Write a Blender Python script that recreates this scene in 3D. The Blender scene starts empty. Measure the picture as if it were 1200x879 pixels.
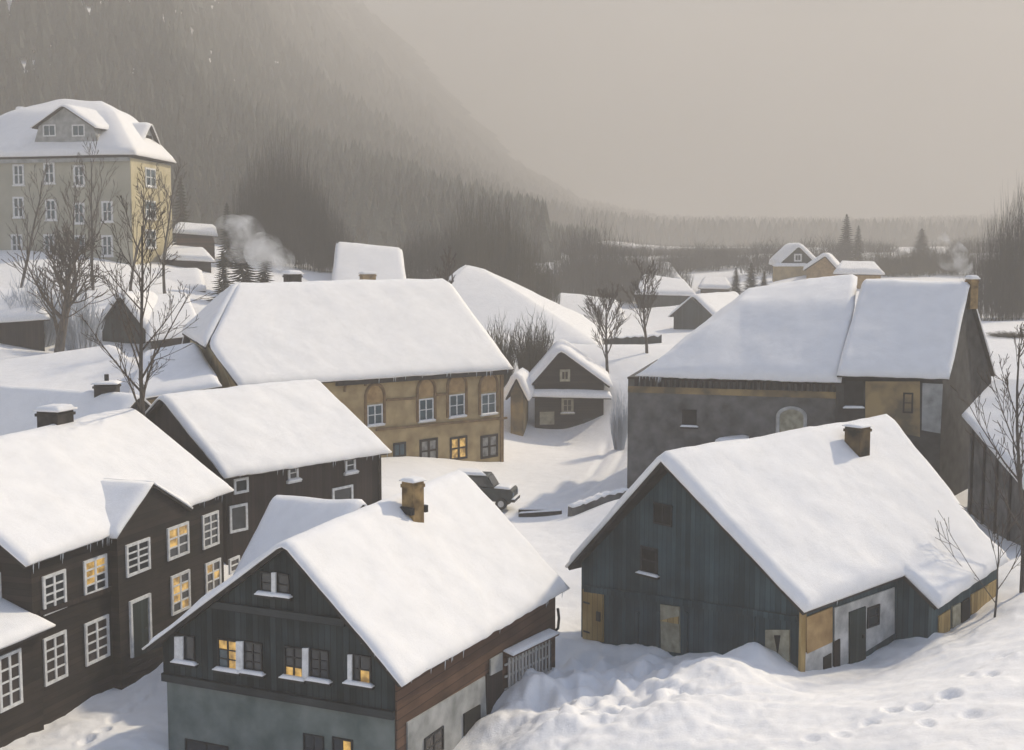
import bpy, bmesh, math, random
import numpy as np
from mathutils import Vector

# ------------------------------------------------------------------ camera, sky, sun, exposure
SC = bpy.context.scene
COL = SC.collection
W, H, F = 1200.0, 879.0, 1500.0            # photograph frame used for surveying
PITCH = math.atan((H / 2 - 290) / F)
cam = bpy.data.cameras.new('camera'); cam_o = bpy.data.objects.new('camera', cam); COL.objects.link(cam_o)
cam.sensor_width = 36; cam.lens = 36 * F / W; cam.clip_start = 0.5; cam.clip_end = 4000
cam_o.location = (0, 0, 0); cam_o.rotation_euler = (math.pi / 2 - PITCH, 0, 0)
SC.camera = cam_o

SUN_DIR = Vector((0.60, 0.54, 0.59)).normalized()
world = bpy.data.worlds.new('World'); SC.world = world; world.use_nodes = True
nt = world.node_tree; nt.nodes.clear()
N_ = nt.nodes.new; L_ = nt.links.new
out = N_('ShaderNodeOutputWorld'); bg = N_('ShaderNodeBackground'); sky = N_('ShaderNodeTexSky')
sky.sky_type = 'NISHITA'; sky.sun_disc = False
sky.sun_elevation = math.asin(SUN_DIR.z); sky.sun_rotation = math.atan2(SUN_DIR.x, SUN_DIR.y)
sky.air_density = 1.0; sky.dust_density = 1.0
tc = N_('ShaderNodeTexCoord'); sep = N_('ShaderNodeSeparateXYZ'); L_(tc.outputs['Generated'], sep.inputs[0])
ramp = N_('ShaderNodeMapRange'); ramp.interpolation_type = 'SMOOTHSTEP'
ramp.inputs['From Min'].default_value = 0.15; ramp.inputs['From Max'].default_value = 0.36
ramp.inputs['To Min'].default_value = 1.0; ramp.inputs['To Max'].default_value = 0.04
L_(sep.outputs['Z'], ramp.inputs['Value'])
noi = N_('ShaderNodeTexNoise'); noi.inputs['Scale'].default_value = 3.2; noi.inputs['Detail'].default_value = 5
mp = N_('ShaderNodeMapping'); mp.inputs['Scale'].default_value = (1, 1, 1.6); L_(tc.outputs['Generated'], mp.inputs['Vector']); L_(mp.outputs[0], noi.inputs['Vector'])
cr = N_('ShaderNodeValToRGB'); cr.color_ramp.elements[0].position = 0.3; cr.color_ramp.elements[1].position = 0.72
cr.color_ramp.elements[0].color = (1.9, 1.79, 1.6, 1); cr.color_ramp.elements[1].color = (4.7, 4.38, 3.85, 1)
L_(noi.outputs['Fac'], cr.inputs['Fac'])
mix = N_('ShaderNodeMix'); mix.data_type = 'RGBA'
L_(ramp.outputs['Result'], mix.inputs['Factor']); tint = N_('ShaderNodeMix'); tint.data_type = 'RGBA'; tint.blend_type = 'MULTIPLY'; tint.inputs['Factor'].default_value = 1.0; tint.inputs['B'].default_value = (1.05, 1.13, 1.2, 1); L_(sky.outputs[0], tint.inputs['A']); L_(tint.outputs['Result'], mix.inputs['A']); L_(cr.outputs['Color'], mix.inputs['B'])
L_(mix.outputs['Result'], bg.inputs['Color']); bg.inputs['Strength'].default_value = 0.15
L_(bg.outputs[0], out.inputs['Surface'])

sl = bpy.data.lights.new('sun', 'SUN'); sl.energy = 4.7; sl.angle = math.radians(2.0); sl.color = (1.0, 0.865, 0.65)
so = bpy.data.objects.new('sun', sl); COL.objects.link(so); so.location = (60, 40, 80)
so.rotation_euler = SUN_DIR.to_track_quat('Z', 'Y').to_euler()
SC.view_settings.view_transform = 'Standard'; SC.view_settings.look = 'None'; SC.view_settings.gamma = 1
SC.view_settings.exposure = 0.33; SC.view_settings.use_curve_mapping = False
SC.cycles.use_denoising = True; SC.cycles.max_bounces = 8; SC.cycles.diffuse_bounces = 3; SC.cycles.volume_bounces = 1
SC.cycles.volume_step_rate = 2.0; SC.cycles.transparent_max_bounces = 8
R = random.Random(11)

# ------------------------------------------------------------------ surveying helpers
CP, SP = math.cos(PITCH), math.sin(PITCH)
def P(px, py, Y):
    """Point at distance Y north of the viewpoint, on the survey ray of photograph pixel px,py."""
    x = (px - W / 2) / F; up = -(py - H / 2) / F
    d = np.array([x, CP + up * SP, -SP + up * CP]); return d * (Y / d[1])
def ray(px, py):
    v = P(px, py, 1.0); return v / np.linalg.norm(v)
def V(*a): return np.array(a, float)
def nrm(v): return v / (np.linalg.norm(v) + 1e-12)
def hit3(px, py, A, B, C):
    n = np.cross(B - A, C - A); d = ray(px, py); return d * (A.dot(n) / d.dot(n))
class Plane:
    """A vertical wall plane through A and B (horizontal axis u, outward normal n facing the viewpoint)."""
    def __init__(s, A, B, off=0.0):
        s.u = nrm(V(B[0] - A[0], B[1] - A[1], 0)); s.n = V(s.u[1], -s.u[0], 0)
        if s.n.dot(V(A[0], A[1], 0)) > 0: s.n = -s.n
        s.o = np.array(A, float) + s.n * off; s.z = V(0, 0, 1)
    def hit(s, px, py):
        d = ray(px, py); return d * (s.o.dot(s.n) / d.dot(s.n))
    def uz(s, px, py):
        q = s.hit(px, py) - s.o; return q.dot(s.u), q[2]
    def pt(s, u, z, d=0): return s.o + s.u * u + V(0, 0, z) + s.n * d

# numpy value noise -------------------------------------------------
_rs = np.random.RandomState(7); _T = _rs.rand(256, 256)
def vnoise(x, y):
    x = np.asarray(x, float); y = np.asarray(y, float)
    xi = np.floor(x).astype(int); yi = np.floor(y).astype(int); fx = x - xi; fy = y - yi
    fx = fx * fx * (3 - 2 * fx); fy = fy * fy * (3 - 2 * fy)
    a = _T[xi & 255, yi & 255]; b = _T[(xi + 1) & 255, yi & 255]; c = _T[xi & 255, (yi + 1) & 255]; d = _T[(xi + 1) & 255, (yi + 1) & 255]
    return (a * (1 - fx) + b * fx) * (1 - fy) + (c * (1 - fx) + d * fx) * fy - 0.5
def fbm(x, y, o=3):
    s = 0; a = 1.0
    for k in range(o):
        s = s + a * vnoise(x * 2 ** k + 17.3 * k, y * 2 ** k + 5.1 * k); a *= 0.5
    return s

# ------------------------------------------------------------------ materials
def newmat(name):
    m = bpy.data.materials.new(name); m.use_nodes = True; t = m.node_tree
    return m, t, t.nodes['Principled BSDF'], t.nodes.new, t.links.new
def bump(t, src, b, strength, dist):
    n = t.nodes.new('ShaderNodeBump'); n.inputs['Strength'].default_value = strength; n.inputs['Distance'].default_value = dist
    t.links.new(src, n.inputs['Height']); t.links.new(n.outputs[0], b.inputs['Normal'])
def m_noise(name, c1, c2, scale=3.0, rough=0.85, bs=0.3, bd=0.03, detail=6, p0=0.3, p1=0.7, stretch=(1, 1, 1)):
    m, t, b, N, L = newmat(name)
    tc = N('ShaderNodeTexCoord'); mp = N('ShaderNodeMapping'); mp.inputs['Scale'].default_value = stretch
    L(tc.outputs['Object'], mp.inputs['Vector'])
    n = N('ShaderNodeTexNoise'); n.inputs['Scale'].default_value = scale; n.inputs['Detail'].default_value = detail; L(mp.outputs[0], n.inputs['Vector'])
    r = N('ShaderNodeValToRGB'); r.color_ramp.elements[0].position = p0; r.color_ramp.elements[1].position = p1
    r.color_ramp.elements[0].color = (*c1, 1); r.color_ramp.elements[1].color = (*c2, 1)
    L(n.outputs['Fac'], r.inputs['Fac']); L(r.outputs[0], b.inputs['Base Color']); b.inputs['Roughness'].default_value = rough
    b.inputs['Specular IOR Level'].default_value = 0.25
    if bs: bump(t, n.outputs['Fac'], b, bs, bd)
    return m
def m_plank(name, c1, c2, width=0.18, vertical=True, rough=0.8):
    """Boards from the wall's own metric UV: colour per board, grain along it, dark joints, weathered blotches."""
    m, t, b, N, L = newmat(name)
    uv = N('ShaderNodeUVMap'); sx = N('ShaderNodeSeparateXYZ'); L(uv.outputs[0], sx.inputs[0])
    a = sx.outputs['X' if vertical else 'Y']
    def mth(op, x, y=None):
        n = N('ShaderNodeMath'); n.operation = op
        for i, q in enumerate((x, y)):
            if q is None: continue
            if isinstance(q, (int, float)): n.inputs[i].default_value = q
            else: L(q, n.inputs[i])
        return n.outputs[0]
    k = mth('DIVIDE', a, width); fl = mth('FLOOR', k); fr = mth('SUBTRACT', k, fl)
    wn = N('ShaderNodeTexWhiteNoise'); wn.noise_dimensions = '1D'; L(fl, wn.inputs['W'])
    edge = mth('GREATER_THAN', mth('ABSOLUTE', mth('SUBTRACT', fr, 0.5)), 0.455)
    mp = N('ShaderNodeMapping'); mp.inputs['Scale'].default_value = (9, 0.7, 1) if vertical else (0.7, 9, 1); L(uv.outputs[0], mp.inputs['Vector'])
    gn = N('ShaderNodeTexNoise'); gn.inputs['Scale'].default_value = 2.0; gn.inputs['Detail'].default_value = 5; L(mp.outputs[0], gn.inputs['Vector'])
    bn = N('ShaderNodeTexNoise'); bn.inputs['Scale'].default_value = 0.7; bn.inputs['Detail'].default_value = 4; L(uv.outputs[0], bn.inputs['Vector'])
    f = mth('ADD', mth('MULTIPLY', wn.outputs['Value'], 0.45), mth('ADD', mth('MULTIPLY', gn.outputs['Fac'], 0.45), mth('MULTIPLY', mth('SUBTRACT', bn.outputs['Fac'], 0.5), 1.1)))
    r = N('ShaderNodeValToRGB'); r.color_ramp.elements[0].position = 0.15; r.color_ramp.elements[1].position = 0.75
    r.color_ramp.elements[0].color = (*c1, 1); r.color_ramp.elements[1].color = (*c2, 1); L(f, r.inputs['Fac'])
    mx = N('ShaderNodeMix'); mx.data_type = 'RGBA'; L(mth('MULTIPLY', edge, 0.8), mx.inputs['Factor']); L(r.outputs[0], mx.inputs['A'])
    mx.inputs['B'].default_value = (c1[0] * 0.35, c1[1] * 0.35, c1[2] * 0.35, 1); L(mx.outputs['Result'], b.inputs['Base Color'])
    b.inputs['Roughness'].default_value = rough; b.inputs['Specular IOR Level'].default_value = 0.25
    bump(t, mth('SUBTRACT', mth('MULTIPLY', gn.outputs['Fac'], 0.4), edge), b, 0.6, 0.02)
    return m
def m_plain(name, c, rough=0.6, metal=0.0):
    return m_noise(name, [x * 0.8 for x in c], [min(1, x * 1.15) for x in c], 6.0, rough, 0.15, 0.01)
def m_glass(name, c):
    m, t, b, N, L = newmat(name)
    tc = N('ShaderNodeTexCoord'); n = N('ShaderNodeTexNoise'); n.inputs['Scale'].default_value = 2.5; L(tc.outputs['Object'], n.inputs['Vector'])
    r = N('ShaderNodeValToRGB'); r.color_ramp.elements[0].color = (*[x * 0.4 for x in c], 1); r.color_ramp.elements[1].color = (*[x * 1.6 for x in c], 1)
    L(n.outputs['Fac'], r.inputs['Fac']); L(r.outputs[0], b.inputs['Base Color']); b.inputs['Roughness'].default_value = 0.12
    bump(t, n.outputs['Fac'], b, 0.15, 0.02)
    return m
def m_lit(name):
    m, t, b, N, L = newmat(name)
    tc = N('ShaderNodeTexCoord'); n = N('ShaderNodeTexNoise'); n.inputs['Scale'].default_value = 3.0; n.inputs['Detail'].default_value = 3; L(tc.outputs['Object'], n.inputs['Vector'])
    r = N('ShaderNodeValToRGB'); r.color_ramp.elements[0].position = 0.36; r.color_ramp.elements[1].position = 0.62
    r.color_ramp.elements[0].color = (0.22, 0.12, 0.03, 1); r.color_ramp.elements[1].color = (0.95, 0.58, 0.16, 1)
    L(n.outputs['Fac'], r.inputs['Fac']); L(r.outputs[0], b.inputs['Emission Color']); b.inputs['Emission Strength'].default_value = 0.6
    b.inputs['Base Color'].default_value = (0.1, 0.07, 0.03, 1); b.inputs['Roughness'].default_value = 0.2
    return m
def m_snow(name, c=(0.88, 0.87, 0.86), fine=0.25):
    m, t, b, N, L = newmat(name)
    tc = N('ShaderNodeTexCoord'); n = N('ShaderNodeTexNoise'); n.inputs['Scale'].default_value = 1.3; n.inputs['Detail'].default_value = 9; n.inputs['Roughness'].default_value = 0.6
    L(tc.outputs['Object'], n.inputs['Vector'])
    n2 = N('ShaderNodeTexNoise'); n2.inputs['Scale'].default_value = 14; n2.inputs['Detail'].default_value = 4; L(tc.outputs['Object'], n2.inputs['Vector'])
    r = N('ShaderNodeValToRGB'); r.color_ramp.elements[0].position = 0.3; r.color_ramp.elements[1].position = 0.6
    r.color_ramp.elements[0].color = (*[x * 0.93 for x in c], 1); r.color_ramp.elements[1].color = (*c, 1); L(n.outputs['Fac'], r.inputs['Fac'])
    L(r.outputs[0], b.inputs['Base Color']); b.inputs['Roughness'].default_value = 0.75; b.inputs['Specular IOR Level'].default_value = 0.2
    ad = N('ShaderNodeMath'); ad.operation = 'MULTIPLY_ADD'; L(n2.outputs['Fac'], ad.inputs[0]); ad.inputs[1].default_value = 0.25; L(n.outputs['Fac'], ad.inputs[2])
    bump(t, ad.outputs[0], b, fine, 0.12)
    return m

SNOW = m_snow('snow')
GSNOW = m_snow('ground_snow', fine=0.4)
M = dict(
    slate=m_plank('dark slate boards', (0.007, 0.0115, 0.0125), (0.036, 0.049, 0.052), 0.22),
    slate_h=m_plank('dark log wall', (0.011, 0.014, 0.015), (0.045, 0.05, 0.051), 0.3, vertical=False),
    green=m_plank('dark green grey boards', (0.017, 0.034, 0.041), (0.052, 0.09, 0.105), 0.24),
    brown=m_plank('blackened brown boards', (0.01, 0.0075, 0.006), (0.036, 0.026, 0.021), 0.22, vertical=False),
    brown_v=m_plank('dark brown upright boards', (0.012, 0.0085, 0.007), (0.042, 0.028, 0.024), 0.2),
    rust=m_plank('red brown boards', (0.05, 0.027, 0.017), (0.13, 0.072, 0.046), 0.3, vertical=False),
    plaster_green=m_noise('grey green plaster', (0.09, 0.115, 0.107), (0.2, 0.225, 0.21), 1.1, 0.9, 0.3, 0.04),
    plaster=m_noise('weathered white plaster', (0.28, 0.28, 0.27), (0.62, 0.61, 0.58), 1.6, 0.9, 0.3, 0.03),
    plaster_grey=m_noise('grey plaster', (0.2, 0.21, 0.2), (0.42, 0.42, 0.41), 1.4, 0.9, 0.3, 0.03),
    ochre=m_noise('ochre plaster', (0.27, 0.19, 0.095), (0.5, 0.38, 0.2), 0.9, 0.9, 0.3, 0.03),
    ochre_dk=m_noise('brown ochre moulding', (0.14, 0.085, 0.04), (0.26, 0.17, 0.085), 2.5, 0.9, 0.3, 0.02),
    orange=m_noise('orange plaster', (0.27, 0.165, 0.07), (0.45, 0.3, 0.14), 2.0, 0.9, 0.3, 0.02),
    yellow=m_noise('yellow plaster', (0.4, 0.34, 0.19), (0.57, 0.5, 0.33), 0.5, 0.9, 0.2, 0.02),
    cream=m_noise('pale grey yellow plaster', (0.3, 0.29, 0.23), (0.44, 0.42, 0.34), 0.35, 0.9, 0.2, 0.02),
    stone=m_noise('rubble stone wall', (0.055, 0.053, 0.05), (0.17, 0.163, 0.155), 1.1, 0.95, 0.6, 0.08, 8),
    stone_dark=m_noise('dark shingled gable', (0.018, 0.017, 0.016), (0.06, 0.057, 0.054), 1.4, 0.95, 0.5, 0.05, 8),
    stone_ochre=m_noise('stone with ochre plaster remains', (0.12, 0.095, 0.06), (0.34, 0.24, 0.11), 0.6, 0.95, 0.5, 0.06, 7, 0.38, 0.6),
    gold=m_plank('fresh ochre boards', (0.26, 0.17, 0.06), (0.5, 0.36, 0.16), 0.3),
    tan=m_noise('tan boarding', (0.22, 0.2, 0.14), (0.42, 0.39, 0.29), 3.0, 0.85, 0.3, 0.02),
    brick=m_noise('sooty brick', (0.1, 0.065, 0.03), (0.4, 0.27, 0.12), 2.2, 0.9, 0.5, 0.03),
    brick_mixed=m_noise('dark and ochre brick', (0.022, 0.02, 0.016), (0.16, 0.11, 0.055), 1.6, 0.9, 0.5, 0.03),  # dark and ochre tones mottled at random
    brick_dk=m_noise('blackened brick', (0.015, 0.014, 0.013), (0.06, 0.053, 0.048), 2.5, 0.9, 0.5, 0.03),
    board=m_noise('roof boards', (0.018, 0.016, 0.014), (0.05, 0.043, 0.038), 3.0, 0.85, 0.3, 0.02),
    dark=m_noise('dark opening', (0.006, 0.006, 0.006), (0.02, 0.02, 0.019), 3.0, 0.9, 0, 0),
    door=m_plank('dark green door', (0.013, 0.022, 0.021), (0.035, 0.052, 0.05), 0.2),
    white=m_noise('white paint', (0.55, 0.55, 0.54), (0.78, 0.78, 0.77), 5.0, 0.6, 0.15, 0.01),
    greywood=m_noise('weathered grey lath', (0.36, 0.34, 0.31), (0.62, 0.59, 0.55), 6.0, 0.85, 0.2, 0.01, stretch=(1, 1, 0.2)),
    iron=m_noise('black iron', (0.01, 0.01, 0.011), (0.03, 0.03, 0.031), 6.0, 0.5, 0.1, 0.005),
    bark=m_noise('bark', (0.04, 0.035, 0.03), (0.12, 0.105, 0.092), 5.0, 0.95, 0.6, 0.03, stretch=(1, 1, 0.25)),
    twig=m_noise('twigs', (0.05, 0.04, 0.033), (0.12, 0.098, 0.08), 4.0, 0.95, 0, 0),
    twig_grey=m_noise('grey twigs', (0.022, 0.023, 0.021), (0.06, 0.058, 0.053), 3.0, 0.95, 0, 0),
    frost=m_noise('frosted twigs', (0.3, 0.33, 0.37), (0.6, 0.63, 0.68), 3.0, 0.9, 0, 0),
    needle=m_noise('dark needles', (0.012, 0.018, 0.014), (0.05, 0.058, 0.045), 2.0, 0.9, 0, 0),
    needle_ol=m_noise('olive needles', (0.03, 0.033, 0.018), (0.075, 0.075, 0.042), 2.0, 0.9, 0, 0),
    bush=m_noise('olive brown twigs', (0.028, 0.03, 0.02), (0.1, 0.085, 0.055), 1.5, 0.95, 0, 0),
    carpaint=m_noise('faded dark green paint', (0.012, 0.018, 0.019), (0.038, 0.048, 0.049), 3.0, 0.45, 0.1, 0.01),
    rubber=m_noise('rubber', (0.01, 0.01, 0.01), (0.025, 0.025, 0.025), 6.0, 0.9, 0.2, 0.01),
    glass=m_glass('window glass', (0.03, 0.035, 0.04)),
    glass_br=m_glass('brownish window glass', (0.05, 0.04, 0.034)),
    glass_blue=m_glass('blue grey window glass', (0.06, 0.1, 0.12)),
    curtain=m_noise('net curtain behind glass', (0.12, 0.12, 0.115), (0.4, 0.39, 0.36), 2.5, 0.3, 0, 0),
    lit=m_lit('lit window'),
)
m, t, b, N, L = newmat('ice'); b.inputs['Base Color'].default_value = (0.8, 0.84, 0.88, 1); b.inputs['Roughness'].default_value = 0.15
b.inputs['Transmission Weight'].default_value = 0.35; b.inputs['IOR'].default_value = 1.31; M['ice'] = m

# ------------------------------------------------------------------ object helpers
def tag(o, label=None, cat=None, group=None, kind=None):
    if label: o['label'] = label
    if cat: o['category'] = cat
    if group: o['group'] = group
    if kind: o['kind'] = kind
    return o
ORIGIN = {}
def empty(name, loc, label, cat, group=None):
    o = bpy.data.objects.new(name, None); COL.objects.link(o); o.location = [float(v) for v in loc]; o.empty_display_size = 0.3
    ORIGIN[o.name] = np.array(loc, float); return tag(o, label, cat, group)
class MB:
    def __init__(s): s.v = []; s.f = []; s.uv = []; s.n = 0
    def add(s, verts, faces, uvs=None):
        k = len(s.v); s.v += [tuple(map(float, q)) for q in verts]
        for f in faces:
            s.f.append([i + k for i in f])
            s.uv.append([uvs[i] for i in f] if uvs is not None else None)
    def hexa(s, c):    # 8 corners: bottom 4, top 4
        s.add(c, [(0, 3, 2, 1), (4, 5, 6, 7), (0, 1, 5, 4), (1, 2, 6, 5), (2, 3, 7, 6), (3, 0, 4, 7)])
    def obox(s, o, u, v, w):   # corner o and three edge vectors
        o = np.array(o, float); s.hexa([o, o + u, o + u + v, o + v, o + w, o + u + w, o + u + v + w, o + v + w])
    def cbox(s, c, u, v, w): s.obox(np.array(c, float) - (u + v + w) / 2, u, v, w)
    def prism(s, poly, d):     # polygon extruded by vector d
        n = len(poly); a = [np.array(q, float) for q in poly]; b = [q + d for q in a]
        s.add(a + b, [list(range(n))[::-1], list(range(n, 2 * n))] + [(i, (i + 1) % n, n + (i + 1) % n, n + i) for i in range(n)])
    def tube(s, pts, rad, k=6, cap=True):
        pts = [np.array(q, float) for q in pts]; n = len(pts); vs = []
        t0 = nrm(pts[1] - pts[0]); ref = V(0, 0, 1) if abs(t0[2]) < 0.9 else V(1, 0, 0); a = nrm(np.cross(t0, ref))
        for i, q in enumerate(pts):
            t = nrm(pts[min(i + 1, n - 1)] - pts[max(i - 1, 0)]); a = nrm(a - t * a.dot(t)); b = np.cross(t, a)
            r = rad[i] if hasattr(rad, '__len__') else rad
            for j in range(k):
                th = 2 * math.pi * j / k; vs.append(q + (a * math.cos(th) + b * math.sin(th)) * r)
        fs = [(i * k + j, i * k + (j + 1) % k, (i + 1) * k + (j + 1) % k, (i + 1) * k + j) for i in range(n - 1) for j in range(k)]
        if cap: fs += [tuple(range(k))[::-1], tuple(range((n - 1) * k, n * k))]
        s.add(vs, fs)
    def build(s, name, mat, parent=None, smooth=False, loc=None):
        org = V(0, 0, 0) if loc is None else np.array(loc, float)
        p = parent
        while p is not None and p.name not in ORIGIN: p = p.parent
        if parent is not None and p is not None: org = ORIGIN[p.name]
        me = bpy.data.meshes.new(name)
        vv = np.array(s.v, float) - org
        me.from_pydata(vv.tolist(), [], s.f)
        uvl = me.uv_layers.new(name='UVMap'); i = 0; data = np.zeros((len(me.loops), 2))
        for fi, f in enumerate(s.f):
            given = s.uv[fi]
            if given is None:       # metric box projection along the face's own horizontal
                a = np.array([s.v[q] for q in f]); nn = np.zeros(3)
                for q in range(len(f)): nn += np.cross(a[q], a[(q + 1) % len(f)])
                nn = nrm(nn)
                if abs(nn[2]) > 0.95: h, w = V(1, 0, 0), V(0, 1, 0)
                else: h = nrm(V(-nn[1], nn[0], 0)); w = np.cross(nn, h)
                if abs(nn[2]) < 0.5: w = V(0, 0, 1)
                given = [(q.dot(h), q.dot(w)) for q in a]
            for g in given: data[i] = g; i += 1
        uvl.data.foreach_set('uv', data.ravel())
        me.materials.append(mat)
        if smooth: me.polygons.foreach_set('use_smooth', [True] * len(me.polygons))
        me.update(); o = bpy.data.objects.new(name, me); COL.objects.link(o)
        if parent is not None: o.parent = parent
        else: o.location = org.tolist(); ORIGIN[o.name] = org
        return o

# grids ------------------------------------------------------------
def lgrid(sections, nu, nv):
    """Loft: sections (each a list of points across the slopes) -> grid [along][across]."""
    secs = [np.array(s, float) for s in sections]; rows = []
    for s in secs:
        row = []
        for a, b in zip(s[:-1], s[1:]): row += [a + (b - a) * k / nv for k in range(nv)]
        rows.append(np.array(row + [s[-1]]))
    G = []
    for a, b in zip(rows[:-1], rows[1:]): G += [a + (b - a) * k / nu for k in range(nu)]
    return np.array(G + [rows[-1]])
def gnorm(G, ud=None):
    du = np.gradient(G, axis=0) if ud is None else np.broadcast_to(ud, G.shape); dv = np.gradient(G, axis=1); n = np.cross(du, dv); n /= np.linalg.norm(n, axis=2, keepdims=True) + 1e-12
    if n[..., 2].mean() < 0: n = -n
    return n
def gsolid(top, bot, mask=None):
    a, b = top.shape[:2]; mb = MB(); k = a * b; fs = []; E_ = {}
    for i in range(a - 1):
        for j in range(b - 1):
            if mask is not None and not mask[i, j]: continue
            q = i * b + j; c = (q, q + 1, q + b + 1, q + b); fs.append(c); fs.append(tuple(k + t for t in c[::-1]))
            for x, y in zip(c, c[1:] + c[:1]):
                if (y, x) in E_: del E_[(y, x)]
                else: E_[(x, y)] = 1
    for x, y in E_: fs.append((y, x, k + x, k + y))
    used = sorted({i for f in fs for i in f}); m = {q: i for i, q in enumerate(used)}; vs = np.concatenate([top.reshape(-1, 3), bot.reshape(-1, 3)])
    mb.add([vs[q] for q in used], [[m[q] for q in f] for f in fs]); return mb
SEED = [0]
def snow_on(G, parent, T=0.35, over=0.12, smooth_ridge=1, rough=0.05, name='snow', edge=0.45, mat=None, wave=0.10, ud=None, dist=None, mask=None):
    SEED[0] += 1; sd = SEED[0] * 13.7
    G = G.copy()
    for _ in range(smooth_ridge): G[:, 1:-1] = G[:, 1:-1] * 0.5 + (G[:, :-2] + G[:, 2:]) * 0.25
    n = gnorm(G, ud)
    su = np.concatenate([np.zeros((1, G.shape[1])), np.cumsum(np.linalg.norm(np.diff(G, axis=0), axis=2), 0)], 0)
    sv = np.concatenate([np.zeros((G.shape[0], 1)), np.cumsum(np.linalg.norm(np.diff(G, axis=1), axis=2), 1)], 1)
    d = np.minimum(np.minimum(su, su[-1:] - su), np.minimum(sv, sv[:, -1:] - sv))
    if dist is not None: d = dist
    ins = np.clip(d / edge, 0, 1); prof = np.sqrt(np.clip(1 - (1 - ins) ** 2, 0, 1))
    # push the rim outward, unevenly
    def rim(Gx):
        w = lambda k: over * (1 + wave / 0.1 * 1.1 * fbm(np.arange(k) * 0.33 + sd, np.full(k, sd * 1.7), 3))[:, None]
        a, b = Gx.shape[:2]; X = Gx.copy()
        X[0] += (Gx[0] - Gx[1]) / (np.linalg.norm(Gx[0] - Gx[1], axis=1, keepdims=True) + 1e-9) * w(b)
        X[-1] += (Gx[-1] - Gx[-2]) / (np.linalg.norm(Gx[-1] - Gx[-2], axis=1, keepdims=True) + 1e-9) * w(b)
        X[:, 0] += (Gx[:, 0] - Gx[:, 1]) / (np.linalg.norm(Gx[:, 0] - Gx[:, 1], axis=1, keepdims=True) + 1e-9) * w(a)
        X[:, -1] += (Gx[:, -1] - Gx[:, -2]) / (np.linalg.norm(Gx[:, -1] - Gx[:, -2], axis=1, keepdims=True) + 1e-9) * w(a)
        return X
    Gr = rim(G)
    nz = fbm(G[..., 0] * 0.5 + sd, G[..., 1] * 0.5 + G[..., 2] * .3 - sd, 4)
    th = T * (0.32 + 0.68 * prof) + rough * 2.2 * nz * (0.3 + 0.7 * prof)
    top = Gr + n * th[..., None]; bot = Gr - n * 0.0 + n * 0.004
    return gsolid(top, bot, mask).build(name, mat or SNOW, parent, smooth=True)
def roof_on(sections, parent, T=0.35, nu=36, nv=16, board=0.14, mat='board', name='roof', inner=0.0, **k):
    G = lgrid(sections, max(2, nu // (len(sections) - 1)), nv)
    n = gnorm(G, k.get('ud')); rb = gsolid(G - n * 0.004, G - n * board).build(name, M[mat], parent)
    sn = snow_on(G, rb, T, **k)
    return rb, sn
def house_walls(Ea, Ra, Fa, Eb, Rb, Fb, zb, mat, parent, oe=0.5, og=0.45, drop=0.2, name='wall', ztop=None, zcut=None):
    """Closed body under a gable roof, set back by the overhangs; zcut bounds it from below."""
    pts = []
    u = nrm((Rb - Ra) * V(1, 1, 0))
    for E_, R_, F_, sg in ((Ea, Ra, Fa, 1), (Eb, Rb, Fb, -1)):
        s = u * og * sg
        le = np.linalg.norm((E_ - R_)[:2]); lf = np.linalg.norm((F_ - R_)[:2])
        e = E_ + (R_ - E_) * (oe / le) + s - V(0, 0, drop); f = F_ + (R_ - F_) * (oe / lf) + s - V(0, 0, drop); r = R_ + s - V(0, 0, drop); gn = nrm(V(f[1] - e[1], e[0] - f[0], 0)); r = r - gn * (r - e).dot(gn)
        pts.append([V(e[0], e[1], zb), e, r, f, V(f[0], f[1], zb)])
    a, b = pts; mb = MB(); n = 5
    mb.add(a + b, [(4, 3, 2, 1, 0), (5, 6, 7, 8, 9), (0, 1, 6, 5), (1, 2, 7, 6), (2, 3, 8, 7), (3, 4, 9, 8), (4, 0, 5, 9)])
    w = mb.build(name, M[mat], parent)
    return w, pts
def panel(plane, poly, th, mat, parent, name, off=0.0):
    """A flat piece with real thickness fixed on a wall, outline surveyed on that wall."""
    pts = [plane.hit(*q) + plane.n * off for q in poly]; mb = MB(); mb.prism(pts, plane.n * th); return mb.build(name, M[mat], parent)
def rect(cx, cy, w, h): return [(cx - w / 2, cy - h / 2), (cx + w / 2, cy - h / 2), (cx + w / 2, cy + h / 2), (cx - w / 2, cy + h / 2)]
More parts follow.
